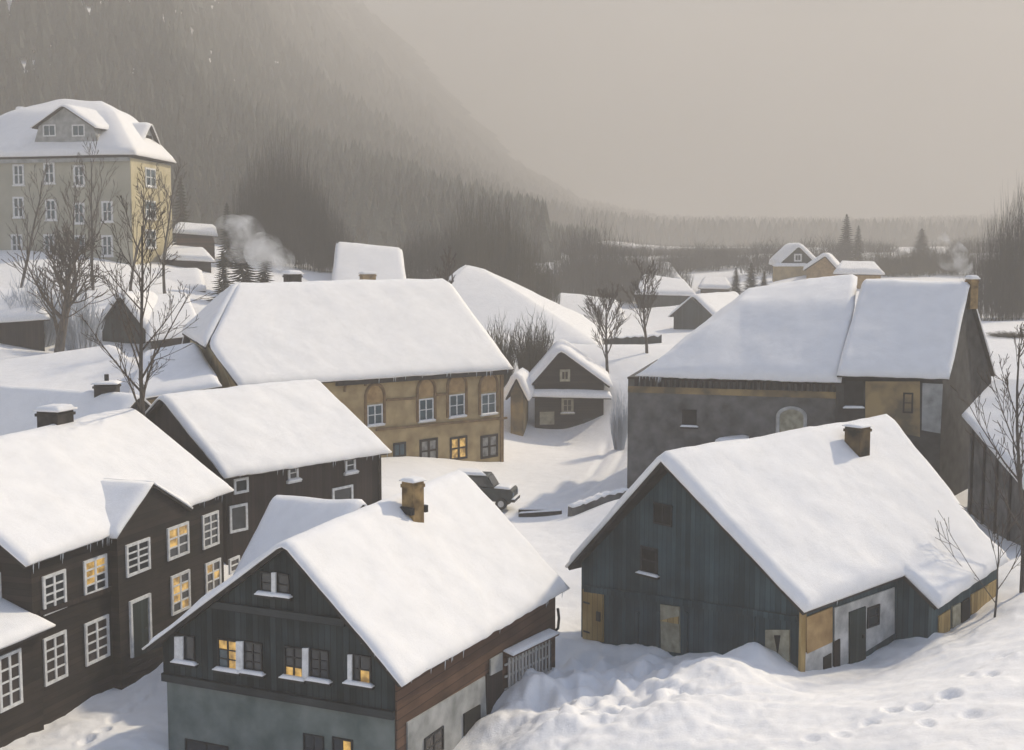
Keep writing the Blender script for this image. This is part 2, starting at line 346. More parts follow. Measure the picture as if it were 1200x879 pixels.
def window(plane, cx, cy, w, h, parent, nx=2, ny=3, frame='white', glass='glass', lit=(), fw=0.09, bar=0.045, proud=0.05, sill=None, name='window', snow_sill=False, slope=None):
    u0, z = plane.uz(cx - w / 2, cy); u1, _ = plane.uz(cx + w / 2, cy); _, z1 = plane.uz(cx, cy - h / 2); _, z0 = plane.uz(cx, cy + h / 2)
    if u1 < u0: u0, u1 = u1, u0
    P_ = plane.pt; mb = MB()
    def bx(a, b, c, d, d0, d1): mb.obox(P_(a, c, d0), plane.u * (b - a), plane.n * (d1 - d0), V(0, 0, d - c))
    bx(u0, u0 + fw, z0, z1, -0.02, proud); bx(u1 - fw, u1, z0, z1, -0.02, proud)
    bx(u0 + fw, u1 - fw, z1 - fw, z1, -0.02, proud); bx(u0 + fw, u1 - fw, z0, z0 + fw, -0.02, proud)
    iu0, iu1, iz0, iz1 = u0 + fw, u1 - fw, z0 + fw, z1 - fw
    for i in range(1, nx):
        c = iu0 + (iu1 - iu0) * i / nx; bx(c - bar * 0.8, c + bar * 0.8, iz0, iz1, -0.02, proud - 0.012)
    for j in range(1, ny):
        c = iz0 + (iz1 - iz0) * j / ny
        for i in range(nx):
            a = iu0 + (iu1 - iu0) * i / nx + (bar * 0.8 if i else 0); b = iu0 + (iu1 - iu0) * (i + 1) / nx - (bar * 0.8 if i < nx - 1 else 0)
            bx(a, b, c - bar / 2, c + bar / 2, -0.02, proud - 0.016)
    fr = mb.build(name, M[frame], parent)
    pd, pl = MB(), MB()
    for i in range(nx):
        for j in range(ny):
            a = iu0 + (iu1 - iu0) * i / nx; b = iu0 + (iu1 - iu0) * (i + 1) / nx; c = iz0 + (iz1 - iz0) * j / ny; d = iz0 + (iz1 - iz0) * (j + 1) / ny
            q = pl if (i, ny - 1 - j) in lit else pd
            q.obox(P_(a, c, 0.004), plane.u * (b - a), plane.n * 0.012, V(0, 0, d - c))
    if pd.f: pd.build('pane', M[glass], fr)
    if pl.f: pl.build('lit_pane', M['lit'], fr)
    if snow_sill:
        s = MB(); lo = z0; e = 0.1
        s.obox(P_(u0 - e, lo - 0.1, 0), plane.u * (u1 - u0 + 2 * e), plane.n * 0.16, V(0, 0, 0.09)); s.build('sill', M[frame], fr)
        tp = lgrid([[P_(u0 - e, lo - 0.01, 0.0), P_(u0 - e, lo - 0.01, 0.2)], [P_(u1 + e, lo - 0.01, 0.0), P_(u1 + e, lo - 0.01, 0.2)]], 12, 5)
        snow_on(tp, fr, 0.11, 0.01, 0, 0.015, 'snow_sill', edge=0.08)
    return fr
def allpanes(nx, ny): return [(i, j) for i in range(nx) for j in range(ny)]
def icicles(A, B, n, parent, lo=0.12, hi=0.5, t0=0.0, t1=1.0, r=0.022):
    for _ in range(n):
        t = R.uniform(t0, t1); q = A + (B - A) * t; l = R.uniform(lo, hi) ** 1.2; mb = MB()
        q = q + V(R.uniform(-.03, .03), R.uniform(-.03, .03), 0.06)
        mb.tube([q, q - V(0, 0, l * 0.4), q - V(0.01, 0, l * 0.8), q - V(0.01, 0, l)], [r, r * .8, r * .4, 0.003], 5)
        mb.build('icicle', M['ice'], parent, smooth=True)
def chimney(px0, px1, pyt, pyb, Y, parent, mat='brick', lm=None, T=0.2, yaw=0.7, cap=True, depth=None, skirt=False):
    """Stack with a collar and a snow cap; widths surveyed from the photograph at distance Y."""
    c = P((px0 + px1) / 2, pyb, Y); top = P((px0 + px1) / 2, pyt, Y)[2]; wpx = (px1 - px0) / F * Y
    a = wpx / (abs(math.cos(yaw)) + abs(math.sin(yaw))); u = V(math.cos(yaw), math.sin(yaw), 0) * a; v = V(-math.sin(yaw), math.cos(yaw), 0) * a
    zb = c[2] - 0.9; mb = MB(); mb.obox(V(c[0], c[1], zb) - (u + v) / 2, u, v, V(0, 0, top - zb - T * 0.7))
    mb.cbox(V(c[0], c[1], top - T * 0.7 - 0.16), u * 1.12, v * 1.12, V(0, 0, 0.12))
    st = mb.build('chimney', M[mat], parent)
    if cap:
        o = V(c[0], c[1], top - T * 0.7 + 0.002); uu, vv = u * 0.6, v * 0.6
        snow_on(lgrid([[o - uu - vv, o - uu + vv], [o + uu - vv, o + uu + vv]], 8, 8), st, T, 0.02, 0, 0.03, 'snow_cap', edge=a * 0.4)
    if skirt:
        for sgn in (-1, 1):
            k = MB(); k.cbox(V(c[0], c[1], c[2] + 0.1) + u * 0.5 * sgn + nrm(u) * .08 * sgn, nrm(u) * 0.16, v * 1.2, V(0, 0, 0.25)); k.build('flashing', M['iron'], st)
    return st, V(c[0], c[1], top)

# ------------------------------------------------------------------ ground
CTRL = [  # photograph pixel and distance of ground points
 (0, 890, 40), (100, 850, 43), (185, 872, 41), (178, 782, 50), (60, 835, 45), (250, 1000, 34), (400, 1010, 34), (520, 930, 36), (-150, 900, 40), (-200, 700, 58), (150, 790, 49),
 (560, 882, 39.5), (600, 842, 42.5), (630, 800, 45.5), (650, 790, 48), (650, 740, 53), (655, 705, 58), (700, 800, 46), (700, 850, 39), (640, 878, 37), (690, 748, 53), (760, 768, 50), (850, 772, 46.5), (885, 765, 45.4), (935, 800, 43.6),
 (945, 800, 43.8), (1010, 776, 47.0), (1065, 742, 49.6), (1095, 752, 47.5), (1130, 728, 50.3), (1185, 688, 53.2), (1230, 670, 55), (1200, 740, 44), (1200, 879, 28), (1000, 879, 31), (800, 879, 34), (900, 830, 37), (1100, 800, 37), (950, 1100, 16), (600, 1300, 14), (1300, 1200, 14), (300, 1400, 14),
 (690, 620, 68), (640, 650, 64), (735, 585, 71), (650, 600, 79), (610, 595, 80), (560, 600, 78), (700, 560, 90), (665, 512, 108), (600, 545, 94), (640, 530, 100), (720, 530, 99), (455, 572, 76), (450, 592, 68), (400, 560, 80), (500, 548, 85),
 (740, 580, 82), (900, 590, 79), (1100, 600, 73), (1200, 615, 70), (860, 520, 86),
 (0, 560, 90), (200, 455, 98), (240, 445, 104), (160, 560, 62), (280, 640, 66),
 (30, 402, 112), (140, 396, 116), (0, 415, 104), (200, 350, 128), (110, 318, 134), (50, 300, 140), (-150, 330, 130),
 (100, 297, 160), (-200, 290, 165), (220, 300, 172), (330, 335, 150), (430, 325, 160), (560, 350, 165), (690, 428, 118), (760, 425, 118), (700, 402, 150), (790, 398, 150), (700, 372, 185), (640, 352, 215), (780, 366, 195),
 (850, 345, 230), (950, 322, 225), (1000, 325, 225), (900, 340, 200), (1180, 372, 150), (1200, 420, 115), (1300, 380, 140), (1150, 470, 105), (1080, 350, 190),
 (300, 295, 320), (600, 305, 320), (900, 305, 320), (1200, 300, 320), (-100, 285, 300), (1500, 300, 320), (600, 296, 600), (0, 296, 600), (1200, 296, 600), (1700, 296, 600), (-500, 296, 600), (1600, 600, 60), (1600, 450, 120), (-500, 600, 70), (-500, 400, 130), (-600, 900, 30), (1800, 900, 25),
]
_cp = np.array([P(*c) for c in CTRL])
def _q(x, y): return np.stack([x / y * 4.0, np.log(y) * 2.6], -1)
_cq = _q(_cp[:, 0], _cp[:, 1])
def _k(r2): return np.where(r2 > 0, r2 * np.log(r2 + 1e-12), 0)
_n = len(_cq); _K = np.zeros((_n + 3, _n + 3)); _K[:_n, :_n] = _k(((_cq[:, None] - _cq[None]) ** 2).sum(-1)) + np.eye(_n) * 0.0015
_K[:_n, _n] = 1; _K[:_n, _n + 1:] = _cq; _K[_n:, :_n] = _K[:_n, _n:].T
_wt = np.linalg.solve(_K, np.concatenate([_cp[:, 2], np.zeros(3)]))
def base_h(x, y):
    q = _q(x, y); o = np.zeros(q.shape[:-1]) + _wt[_n] + q @ _wt[_n + 1:]
    for i in range(_n): o = o + _wt[i] * _k(((q - _cq[i]) ** 2).sum(-1))
    return o
def hill_h(x, y):
    a = x / y * F + 600
    top = np.interp(a, [-900, -300, 0, 200, 300, 360, 420, 470, 530, 600, 680, 780, 1000, 1300, 2200], [0, -10, -24, -20, -10, 0, 30, 76, 142, 210, 256, 276, 279, 272, 260])
    D = np.interp(a, [-900, 0, 200, 300, 360, 420, 480, 560, 2200], [350, 375, 450, 720, 1080, 1480, 1640, 1700, 1700])
    s = np.clip((y - 225) / (D - 225), 0, 1.0); s = s * (0.5 + 0.5 * s)
    z = (290 - top) / F * D * s
    return z * (1 + 0.22 * fbm(x * 0.014, y * 0.014, 3) * (1 - s * 0.6)) * np.clip((y - 225) / 60, 0, 1)
PITS = [(690, 783, .45, .34), (655, 800, .4, .3), (776, 790, .5, .22), (706, 822, .36, .22), (712, 848, .42, .3), (745, 838, .5, .26), (690, 836, .3, .2), (635, 832, .42, .3), (665, 812, .3, .2), (733, 797, .3, .16),
        (1045, 832, .24, .2), (1078, 826, .26, .18), (1112, 812, .28, .2), (1138, 834, .24, .12), (1085, 850, .2, .12), (1162, 786, .2, .16), (1135, 788, .17, .12), (1020, 846, .2, .12), (1180, 770, .2, .12), (985, 862, .22, .1), (950, 868, .2, .08),
        (102, 866, .24, .18), (120, 855, .24, .18), (134, 842, .22, .16), (146, 834, .22, .16), (152, 827, .2, .14), (165, 820, .22, .16), (176, 812, .22, .14)]
LUMPS = [(600, 830, 1.0, .5), (640, 815, .9, .5), (622, 802, .7, .45), (580, 860, .9, .4), (655, 850, 1.0, .45), (700, 770, 1.0, .35), (745, 765, .9, .3), (840, 800, 1.6, .4), (882, 768, .7, .35), (640, 870, 1.1, .4), (780, 850, 1.8, .4), (680, 860, .8, .3), (1080, 745, .6, .3), (1120, 770, 1.2, .15)]
def cast(px, py):
    d = ray(px, py); lo, hi = 15 / d[1], 140 / d[1]
    ts = np.linspace(lo, hi, 500); pts = d[None] * ts[:, None]; g = base_h(pts[:, 0], pts[:, 1]); k = np.argmax(pts[:, 2] < g); return pts[k]
_pp = [(cast(a, b), r, d) for a, b, r, d in PITS]; _ll = [(cast(a, b), r, d) for a, b, r, d in LUMPS]
_rt = []
for off in (-.75, .75):      # two wheel tracks from the parked car out of the yard
    w_ = [cast(*q)[:2] for q in ((600, 594), (640, 586), (676, 574), (704, 556), (716, 538), (722, 515))]
    for p_, q_ in zip(w_[:-1], w_[1:]):
        d_ = nrm(q_ - p_); n_ = np.array([-d_[1], d_[0]]) * off; _rt.append((p_ + n_, q_ + n_))
def ruts(x, y):
    o = np.zeros(np.shape(x))
    if np.max(y) < 60 or np.min(y) > 125: return o
    for p_, q_ in _rt:
        d_ = q_ - p_; t = np.clip(((x - p_[0]) * d_[0] + (y - p_[1]) * d_[1]) / d_.dot(d_), 0, 1); e = (x - p_[0] - t * d_[0]) ** 2 + (y - p_[1] - t * d_[1]) ** 2
        o = np.maximum(o, .16 * np.exp(-e / .09))
    return o
def ground_h(x, y, fine=True):
    z = base_h(x, y) + hill_h(x, y)
    if fine:
        near = np.clip((75 - y) / 25, 0.25, 1)
        z = z + near * (0.26 * fbm(x * 0.28, y * 0.28, 3) + 0.12 * fbm(x * 1.1 + 40, y * 1.1, 3)) + np.clip((y - 90) / 60, 0, 1) * 0.8 * fbm(x * 0.06, y * 0.06, 3)
        # trodden, lumpy snow between the front house and the barn
        w = np.exp(-(((x - 3.2) / 4.6) ** 2 + ((y - 44.5) / 7) ** 2)); bl = np.abs(fbm(x * 0.8 + 9, y * 0.6, 3)); ck = fbm(x * 1.7 + 3, y * 1.3, 3); z = z + w * (0.95 * bl + 0.2 * np.clip(ck * 2.0, -.35, .6) + 0.06 * fbm(x * 4.2, y * 4.2, 2))
        z = z + np.clip((62 - y) / 14, 0, 1) * (0.045 * fbm(x * 2.6 + 31, y * 2.6, 3) + 0.10 * np.clip(fbm(x * .55 + 77, y * .7, 4), 0, 1))
        for q, r, d in _ll: z = z + d * np.exp(-((x - q[0]) ** 2 + ((y - q[1]) * 0.8) ** 2) / (r * r))
        for q, r, d in _pp:
            e = ((x - q[0]) ** 2 + ((y - q[1]) * 0.62) ** 2) / (r * r); z = z - d * np.exp(-e * e) + 0.25 * d * np.exp(-(np.sqrt(e) - 1.35) ** 2 * 6)
    return z - ruts(x, y)
def gz(x, y): return float(ground_h(np.array([x]), np.array([y]))[0])
def build_ground():
    a1 = np.linspace(-0.50, 0.50, 560); ang = np.concatenate([np.linspace(-1.15, -0.51, 40), a1, np.linspace(0.51, 1.15, 40)])
    d = [6.0]
    while d[-1] < 1780: d.append(d[-1] * (1.03 if d[-1] < 24 or d[-1] > 300 else 1.0056))
    d = np.array(d); A, D = np.meshgrid(ang, d, indexing='xy'); x = np.tan(A) * D; y = D
    x = np.clip(x, -1150, 1150)
    z = np.concatenate([ground_h(x[i:i + 40], y[i:i + 40]) for i in range(0, len(d), 40)])
    nr, nc = x.shape; me = bpy.data.meshes.new('ground'); n = nr * nc
    me.vertices.add(n); me.vertices.foreach_set('co', np.stack([x, y, z], -1).reshape(-1))
    i = np.arange(nr - 1)[:, None] * nc + np.arange(nc - 1)[None]; f = np.stack([i, i + 1, i + nc + 1, i + nc], -1).reshape(-1, 4)
    me.loops.add(f.size); me.loops.foreach_set('vertex_index', f.ravel()); me.polygons.add(len(f))
    me.polygons.foreach_set('loop_start', np.arange(0, f.size, 4)); me.polygons.foreach_set('loop_total', np.full(len(f), 4))
    me.polygons.foreach_set('use_smooth', [True] * len(f)); me.update(); me.validate()
    me.materials.append(GSNOW); o = bpy.data.objects.new('ground', me); COL.objects.link(o); tag(o, kind='structure')
build_ground()

# ------------------------------------------------------------------ A: slate-grey gabled house in front
Y85 = 0.85
def house_slate():
    Ra, Rb = P(332, 638, 45.3 * Y85), P(540, 552, 59.09 * Y85); Ea, Eb = P(470, 802, 43.05 * Y85), P(665, 690, 56.84 * Y85)
    Fa = P(170, 760, 47.56 * Y85); Fb = Fa + (Eb - Ea)
    r = empty('gabled_house', V(Ra[0], Ra[1], -16.5), 'dark slate-grey gabled house in front with lit windows and a brick chimney', 'house')
    roof, sn = roof_on([[Ea, Ra, Fa], [Eb, Rb, Fb]], r, 0.2, nu=64, nv=24, edge=0.18, over=0.06)
    belt = -13.95
    body, pts = house_walls(Ea, Ra, Fa, Eb, Rb, Fb, belt, 'slate', r, oe=0.42, og=0.35, drop=0.16)
    # ground floor as a plain block under the belt
    e0, f0, e1, f1 = pts[0][1], pts[0][3], pts[1][1], pts[1][3]; ins = 0.1
    G = Plane(f0, e0); S = Plane(e0, e1)
    q = [V(f0[0], f0[1], 0), V(e0[0], e0[1], 0), V(e1[0], e1[1], 0), V(f1[0], f1[1], 0)]; c = sum(q) / 4
    q = [k + nrm(c - k) * ins for k in q]; mb = MB(); mb.prism([k + V(0, 0, -18.2) for k in q], V(0, 0, 18.2 + belt - 0.003)); mb.build('ground_floor', M['plaster_green'], r)
    # belt courses on the gable
    def belt_course(z, u0, u1, h, name):
        mb = MB(); mb.obox(G.pt(u0, z - G.o[2], 0.002), G.u * (u1 - u0), G.n * 0.12, V(0, 0, h)); return mb.build(name, M['slate_h'], r)
    wdt = np.linalg.norm((e0 - f0)[:2]); sg = 1 if (e0 - f0).dot(G.u) > 0 else -1
    belt_course(belt - 0.1, 0 if sg > 0 else -wdt, wdt if sg > 0 else 0, 0.26, 'belt_course')
    a, z1 = G.uz(250, 712); bq, z2 = G.uz(405, 725); zz = (z1 + z2) / 2 + G.o[2]
    belt_course(zz - 0.12, a, bq, 0.24, 'belt_course')
    # attic pair and the four lights below
    k = dict(frame='iron', fw=0.05, bar=0.035, proud=0.06)
    window(G, 313, 683, 15, 26, r, 1, 2, snow_sill=True, **k); window(G, 332, 685, 15, 26, r, 1, 2, snow_sill=True, **k)
    window(G, 268, 767, 24, 36, r, 2, 3, lit=[(0, 0), (1, 0), (1, 1), (1, 2)], glass='glass_blue', snow_sill=True, **k)
    window(G, 297, 770, 22, 36, r, 2, 3, snow_sill=True, **k)
    window(G, 345, 776, 22, 36, r, 2, 3, lit=[(0, 2), (1, 2)], snow_sill=True, **k)
    window(G, 375, 779, 22, 36, r, 2, 3, snow_sill=True, **k)
    window(G, 218, 760, 22, 32, r, 1, 1, snow_sill=True, **k)
    window(G, 422, 784, 27, 34, r, 2, 2, lit=[(1, 1)], snow_sill=True, **k)
    for cx, cy, w, h, nm in ((323, 683, 5, 26, 'shutter'), (283, 769, 8, 37, 'shutter'), (360, 777, 7, 37, 'shutter'), (212, 760, 10, 30, 'shutter'), (412, 782, 5, 32, 'shutter')):
        panel(G, rect(cx, cy, w, h), 0.06, 'white', r, nm, 0.065)
    GL = Plane(q[0], q[1])
    for cx, cy, w, h, lt in ((368, 878, 24, 34, []), (402, 882, 24, 34, [(1, 0), (1, 1)]), (243, 890, 50, 40, [])):
        window(GL, cx, cy, w, h, r, 2, 2, lit=lt, frame='iron', fw=0.06, bar=0.035)
    # right-hand long side: red-brown boarding, plaster panel, doors, lath rack
    mb = MB(); mb.obox(V(e0[0], e0[1], -17.5) + S.u * 0.02 + S.n * 0.003, S.u * (np.linalg.norm((e1 - e0)[:2]) - 0.04), S.n * 0.06, V(0, 0, 17.5 + min(e0[2], e1[2]) - 0.02)); mb.build('side_boarding', M['rust'], r)
    panel(S, [(474, 846), (565, 792), (569, 900), (474, 960)], 0.05, 'plaster_grey', r, 'plaster_panel', 0.066)
    dr = panel(S, [(539, 836), (558, 825), (559, 892), (540, 905)], 0.05, 'dark', r, 'door', 0.12)
    window(Plane(e0, e1, 0.12), 508, 872, 22, 28, r, 2, 2, frame='iron', glass='glass_br', fw=0.06)
    panel(S, [(567, 790), (585, 779), (590, 860), (568, 872)], 0.04, 'brown_v', r, 'plank_door', 0.066)
    panel(S, [(570, 772), (584, 764), (584, 784), (570, 791)], 0.05, 'plaster_grey', r, 'door_window', 0.12)
    post = MB()
    rk = empty('lath_rack', S.hit(615, 790) + S.n * 0.3, 'rack of pale upright laths against the red-brown side of the front house', 'rack')
    for i in range(13):
        px = 592 + i * 3.9; top = 770 - (px - 592) * 0.48; a = S.hit(px, top) + S.n * 0.16; bq = S.hit(px, top + 57 + R.uniform(-4, 4)) + S.n * 0.16
        mb = MB(); mb.cbox((a + bq) / 2, S.u * R.uniform(0.1, 0.19), S.n * 0.04, V(0, 0, abs(a[2] - bq[2]))); mb.build('lath', M['greywood'], rk)
    for o_ in (8, 22, 37, 50):
        a = S.hit(588, 772 + o_) + S.n * 0.1; bq = S.hit(642, 746 + o_) + S.n * 0.1; mb = MB(); d = bq - a; mb.obox(a, d, S.n * 0.05, V(0, 0, 0.07)); mb.build('rail', M['greywood'], rk)
    a, bq = S.hit(588, 765), S.hit(643, 739); mb = MB(); mb.obox(a + S.n * 0.02, bq - a, S.n * 0.42 + V(0, 0, -0.12), V(0, 0, 0.06)); ca = mb.build('canopy', M['rust'], rk)
    snow_on(lgrid([[a + S.n * 0.02 + V(0, 0, .062), a + S.n * 0.44 + V(0, 0, -.055)], [bq + S.n * 0.02 + V(0, 0, .062), bq + S.n * 0.44 + V(0, 0, -.055)]], 20, 6), ca, 0.12, 0.02, 0, 0.03, 'snow', edge=0.12)
    pipe = MB(); t = S.hit(641, 712) + S.n * 0.45; m_ = S.hit(644, 735) + S.n * 0.35; l = S.hit(641, 745) + S.n * 0.12; z = S.hit(642, 810) + S.n * 0.12
    pipe.tube([t, (t + m_) / 2 + S.u * .1, m_, l, l - V(0, 0, .5), z], 0.055, 8); pipe.build('downpipe', M['iron'], r, smooth=True)
    icicles(Ea + (Eb - Ea) * 0.02, Eb, 26, roof, 0.1, 0.5); icicles(Ea, Ra, 5, roof, 0.1, 0.4, 0.1, 0.75)
    chimney(471, 497, 560, 600, 52.5 * Y85, r, 'brick', T=0.16, yaw=0.9, skirt=True)
    # cross wing behind, its ridge running off to the left
    # cross wing: ridge level with the front house's own, gable to the left
    R0 = P(322, 583, 52.5); R1 = P(437, 590, 49.0)
    d0 = nrm((R1 - R0) * V(1, 1, 0)); fr = V(d0[1], -d0[0], 0); fr = fr if fr[1] < 0 else -fr
    K = R0 + fr * 4.6 + V(0, 0, -4.7); K = P(268, 690, K[1]); dv = K - R0; bk = V(-dv[0], -dv[1], dv[2]) * 0.6
    ex = (R1 - R0) * 0.9
    wg, _ = roof_on([[R0 + dv, R0, R0 + bk], [R0 + dv + ex * 0.75, R0 + ex, R0 + bk + ex]], r, 0.22, nu=24, nv=14, edge=0.25, over=0.05, name='wing_roof')
    w2 = MB(); i0 = R0 + dv * 0.93 + d0 * 0.4; i2 = R0 + bk * 0.93 + d0 * 0.4; i1 = R0 + d0 * 0.4 - V(0, 0, 0.2)
    poly = [V(i0[0], i0[1], -17.2), i0 - V(0, 0, .2), i1, i2 - V(0, 0, .2), V(i2[0], i2[1], -17.2)]
    w2.prism(poly, ex * 0.62); w2.build('wing_wall', M['slate'], r)
house_slate()

# ------------------------------------------------------------------ B: blackened log house at left, with dormer bay and porch
def house_log():
    Ea, Eb, Rb = P(30, 663, 43.03), P(272, 575, 55.65), P(155, 480, 57.26)
    Ra = P(0, 525, 47.9); Ra = Rb + (Ra - Rb) * 1.0
    Ra = Rb + (Ea - Eb); Ra[2] = (Rb[2] + P(-90, 551, Ra[1])[2]) / 2
    Fa, Fb = 2 * Ra - Ea, 2 * Rb - Eb; Fa[2], Fb[2] = Ea[2], Eb[2]
    r = empty('log_house', V(Ra[0], Ra[1], -16.5), 'blackened log house at left with white-framed windows and a dormer bay', 'house')
    roof, sn = roof_on([[Ea, Ra, Fa], [Eb, Rb, Fb]], r, 0.22, nu=70, nv=22, edge=0.18, over=0.06)
    body, pts = house_walls(Ea, Ra, Fa, Eb, Rb, Fb, -18.0, 'brown', r, oe=0.2, og=0.5, drop=0.16)
    e0, e1 = pts[0][1], pts[1][1]; S = Plane(e0, e1)
    # bay
    BP = Plane(Ea, Eb, 0.16); A_, B_ = BP.hit(137, 628), BP.hit(218, 597); C_ = BP.hit(176, 570); back = -BP.n
    poly = [V(A_[0], A_[1], -18.0), A_, C_, B_, V(B_[0], B_[1], -18.0)]
    mb = MB(); mb.prism(poly, back * 2.2); bay = mb.build('bay', M['brown'], r)
    run = 5.2
    for X, nm in ((A_, 'dormer_roof'), (B_, 'dormer_roof')):
        o = BP.n * 0.14; ext = (X - C_) * 0.1
        G_ = [[C_ + o + V(0, 0, .12), X + ext + o + V(0, 0, .12)], [C_ + back * run + V(0, 0, .12), X + ext + back * (0.9) + V(0, 0, .12)]]
        roof_on(G_, r, 0.2, nu=18, nv=12, edge=0.2, over=0.03, name=nm, board=0.1)
    wk = dict(frame='white', fw=0.11, bar=0.06, proud=0.07)
    up = [(63, 694, 27, 46, 2, 4, []), (111, 674, 27, 42, 2, 4, [(0, 0), (1, 0), (0, 1), (1, 1), (0, 2)]), (246, 621, 19, 40, 2, 4, [])]
    lo = [(64, 771, 27, 56, 2, 4, []), (113, 750, 28, 50, 2, 4, []), (249, 675, 18, 36, 2, 3, [(0, 0), (1, 1)]), (274, 662, 12, 18, 1, 2, [])]
    for cx, cy, w, h, nx, ny, lt in up: window(S, cx, cy, w, h, r, nx, ny, lit=lt, **wk)
    for cx, cy, w, h, nx, ny, lt in lo: window(S, cx, cy, w, h, r, nx, ny, lit=lt, glass='glass_br', **wk)
    B2 = Plane(Ea, Eb, 0.165)
    window(B2, 161, 653, 28, 38, r, 2, 4, **wk); window(B2, 208, 634, 25, 38, r, 2, 3, lit=[(0, 0), (1, 0), (0, 1)], **wk)
    window(B2, 211, 694, 22, 46, r, 2, 4, lit=[(0, 0), (0, 1), (1, 1), (0, 2), (1, 3)], **wk)
    # door in a white frame
    d = panel(B2, [(155, 706), (172, 700), (172, 764), (155, 771)], 0.05, 'door', r, 'door', 0.0)
    u0, z0 = B2.uz(155, 770); u1, z1 = B2.uz(173, 701); fm = MB(); zt = B2.uz(164, 703)[1]; zb = z0
    for a, b2, c, e in ((u0 - .12, u0, zb, zt + .12), (u1, u1 + .12, zb, zt + .12), (u0, u1, zt, zt + .12)):
        fm.obox(B2.pt(a, c, -0.01), B2.u * (b2 - a), B2.n * 0.1, V(0, 0, e - c))
    fm.build('door_frame', M['white'], d); hm = MB(); hm.tube([B2.pt(u1 - .25, (zb + zt) / 2 - .1, 0.05), B2.pt(u1 - .25, (zb + zt) / 2 - .1, 0.12), B2.pt(u1 - .4, (zb + zt) / 2 - .1, 0.12)], 0.02, 6); hm.build('handle', M['iron'], d)
    # eaves boards and belt between the storeys
    for py0, py1, nm in ((708, 620, 'belt_course'),):
        a = S.hit(45, 722); b2 = S.hit(136, 690); mb = MB(); mb.obox(a + S.n * .002, b2 - a, S.n * 0.08, V(0, 0, 0.18)); mb.build(nm, M['brown_v'], r)
    # porch annex toward the viewpoint
    u = nrm((Ea - Eb) * V(1, 1, 0)); c0 = S.hit(36, 745); c0 = V(e0[0], e0[1], S.hit(30, 738)[2]) + S.n * 0.3; w = 6.0
    mb = MB(); mb.obox(V(c0[0], c0[1], -18) , u * w, -S.n * 3.5, V(0, 0, c0[2] + 18)); mb.build('porch', M['brown'], r)
    o = c0 + S.n * 0.4 - u * 0.2 + V(0, 0, 0.02)
    roof_on([[o, o - S.n * 2.2 + V(0, 0, 0.8)], [o + u * w, o + u * w - S.n * 2.2 + V(0, 0, .8)]], r, 0.22, nu=20, nv=10, edge=0.2, over=0.04, name='porch_roof')
    PP = Plane(c0, c0 + u * w); window(PP, 11, 797, 27, 66, r, 2, 4, glass='glass_br', **wk)
    GP = Plane(pts[0][1], pts[0][3]); window(GP, -4, 695, 12, 50, r, 2, 4, **wk)
    icicles(Ea, Eb, 20, roof, 0.1, 0.55, 0.02, 0.42); icicles(Ea, Eb, 9, roof, 0.1, 0.5, 0.76, 0.98)
    chimney(47, 84, 476, 507, 52.8, r, 'brick_dk', T=0.24, yaw=1.24)
house_log()

# ------------------------------------------------------------------ E: long dark cottage behind the log house
def house_cottage():
    k = 1.0
    Ra, Rb, Ea, Eb = P(188, 466, 59.95), P(372, 447, 68.83), P(263, 560, 57.33), P(457, 530, 66.21)
    Fa, Fb = 2 * Ra - Ea, 2 * Rb - Eb; Fa[2], Fb[2] = Ea[2], Eb[2]
    r = empty('cottage', V(Ra[0], Ra[1], -15), 'dark brown boarded cottage between the log house and the ochre building', 'house')
    roof, sn = roof_on([[Ea, Ra, Fa], [Eb, Rb, Fb]], r, 0.24, nu=60, nv=22, edge=0.2, over=0.06)
    body, pts = house_walls(Ea, Ra, Fa, Eb, Rb, Fb, -17, 'brown_v', r, oe=0.4, og=0.4, drop=0.16)
    e0, e1 = pts[0][1], pts[1][1]; S = Plane(e0, e1); kk = dict(frame='white', fw=0.12, bar=0.05, proud=0.07)
    for cx, cy, w, h, nx, ny in ((282, 569, 17, 18, 1, 1), (343, 554, 12, 18, 1, 2), (410, 545, 12, 17, 1, 2), (279, 607, 21, 32, 1, 1), (401, 580, 24, 20, 1, 1)):
        window(S, cx, cy, w, h, r, nx, ny, snow_sill=cx in (343, 410), **kk)
    mb = MB(); a = S.hit(455, 538); mb.obox(V(e1[0], e1[1], -17) - S.u * .1 + S.n * .003, S.u * 0.16, S.n * 0.1, V(0, 0, 17 + e1[2])); mb.build('corner_board', M['brown'], r)
    icicles(Ea, Eb, 18, roof, 0.1, 0.5)
house_cottage()

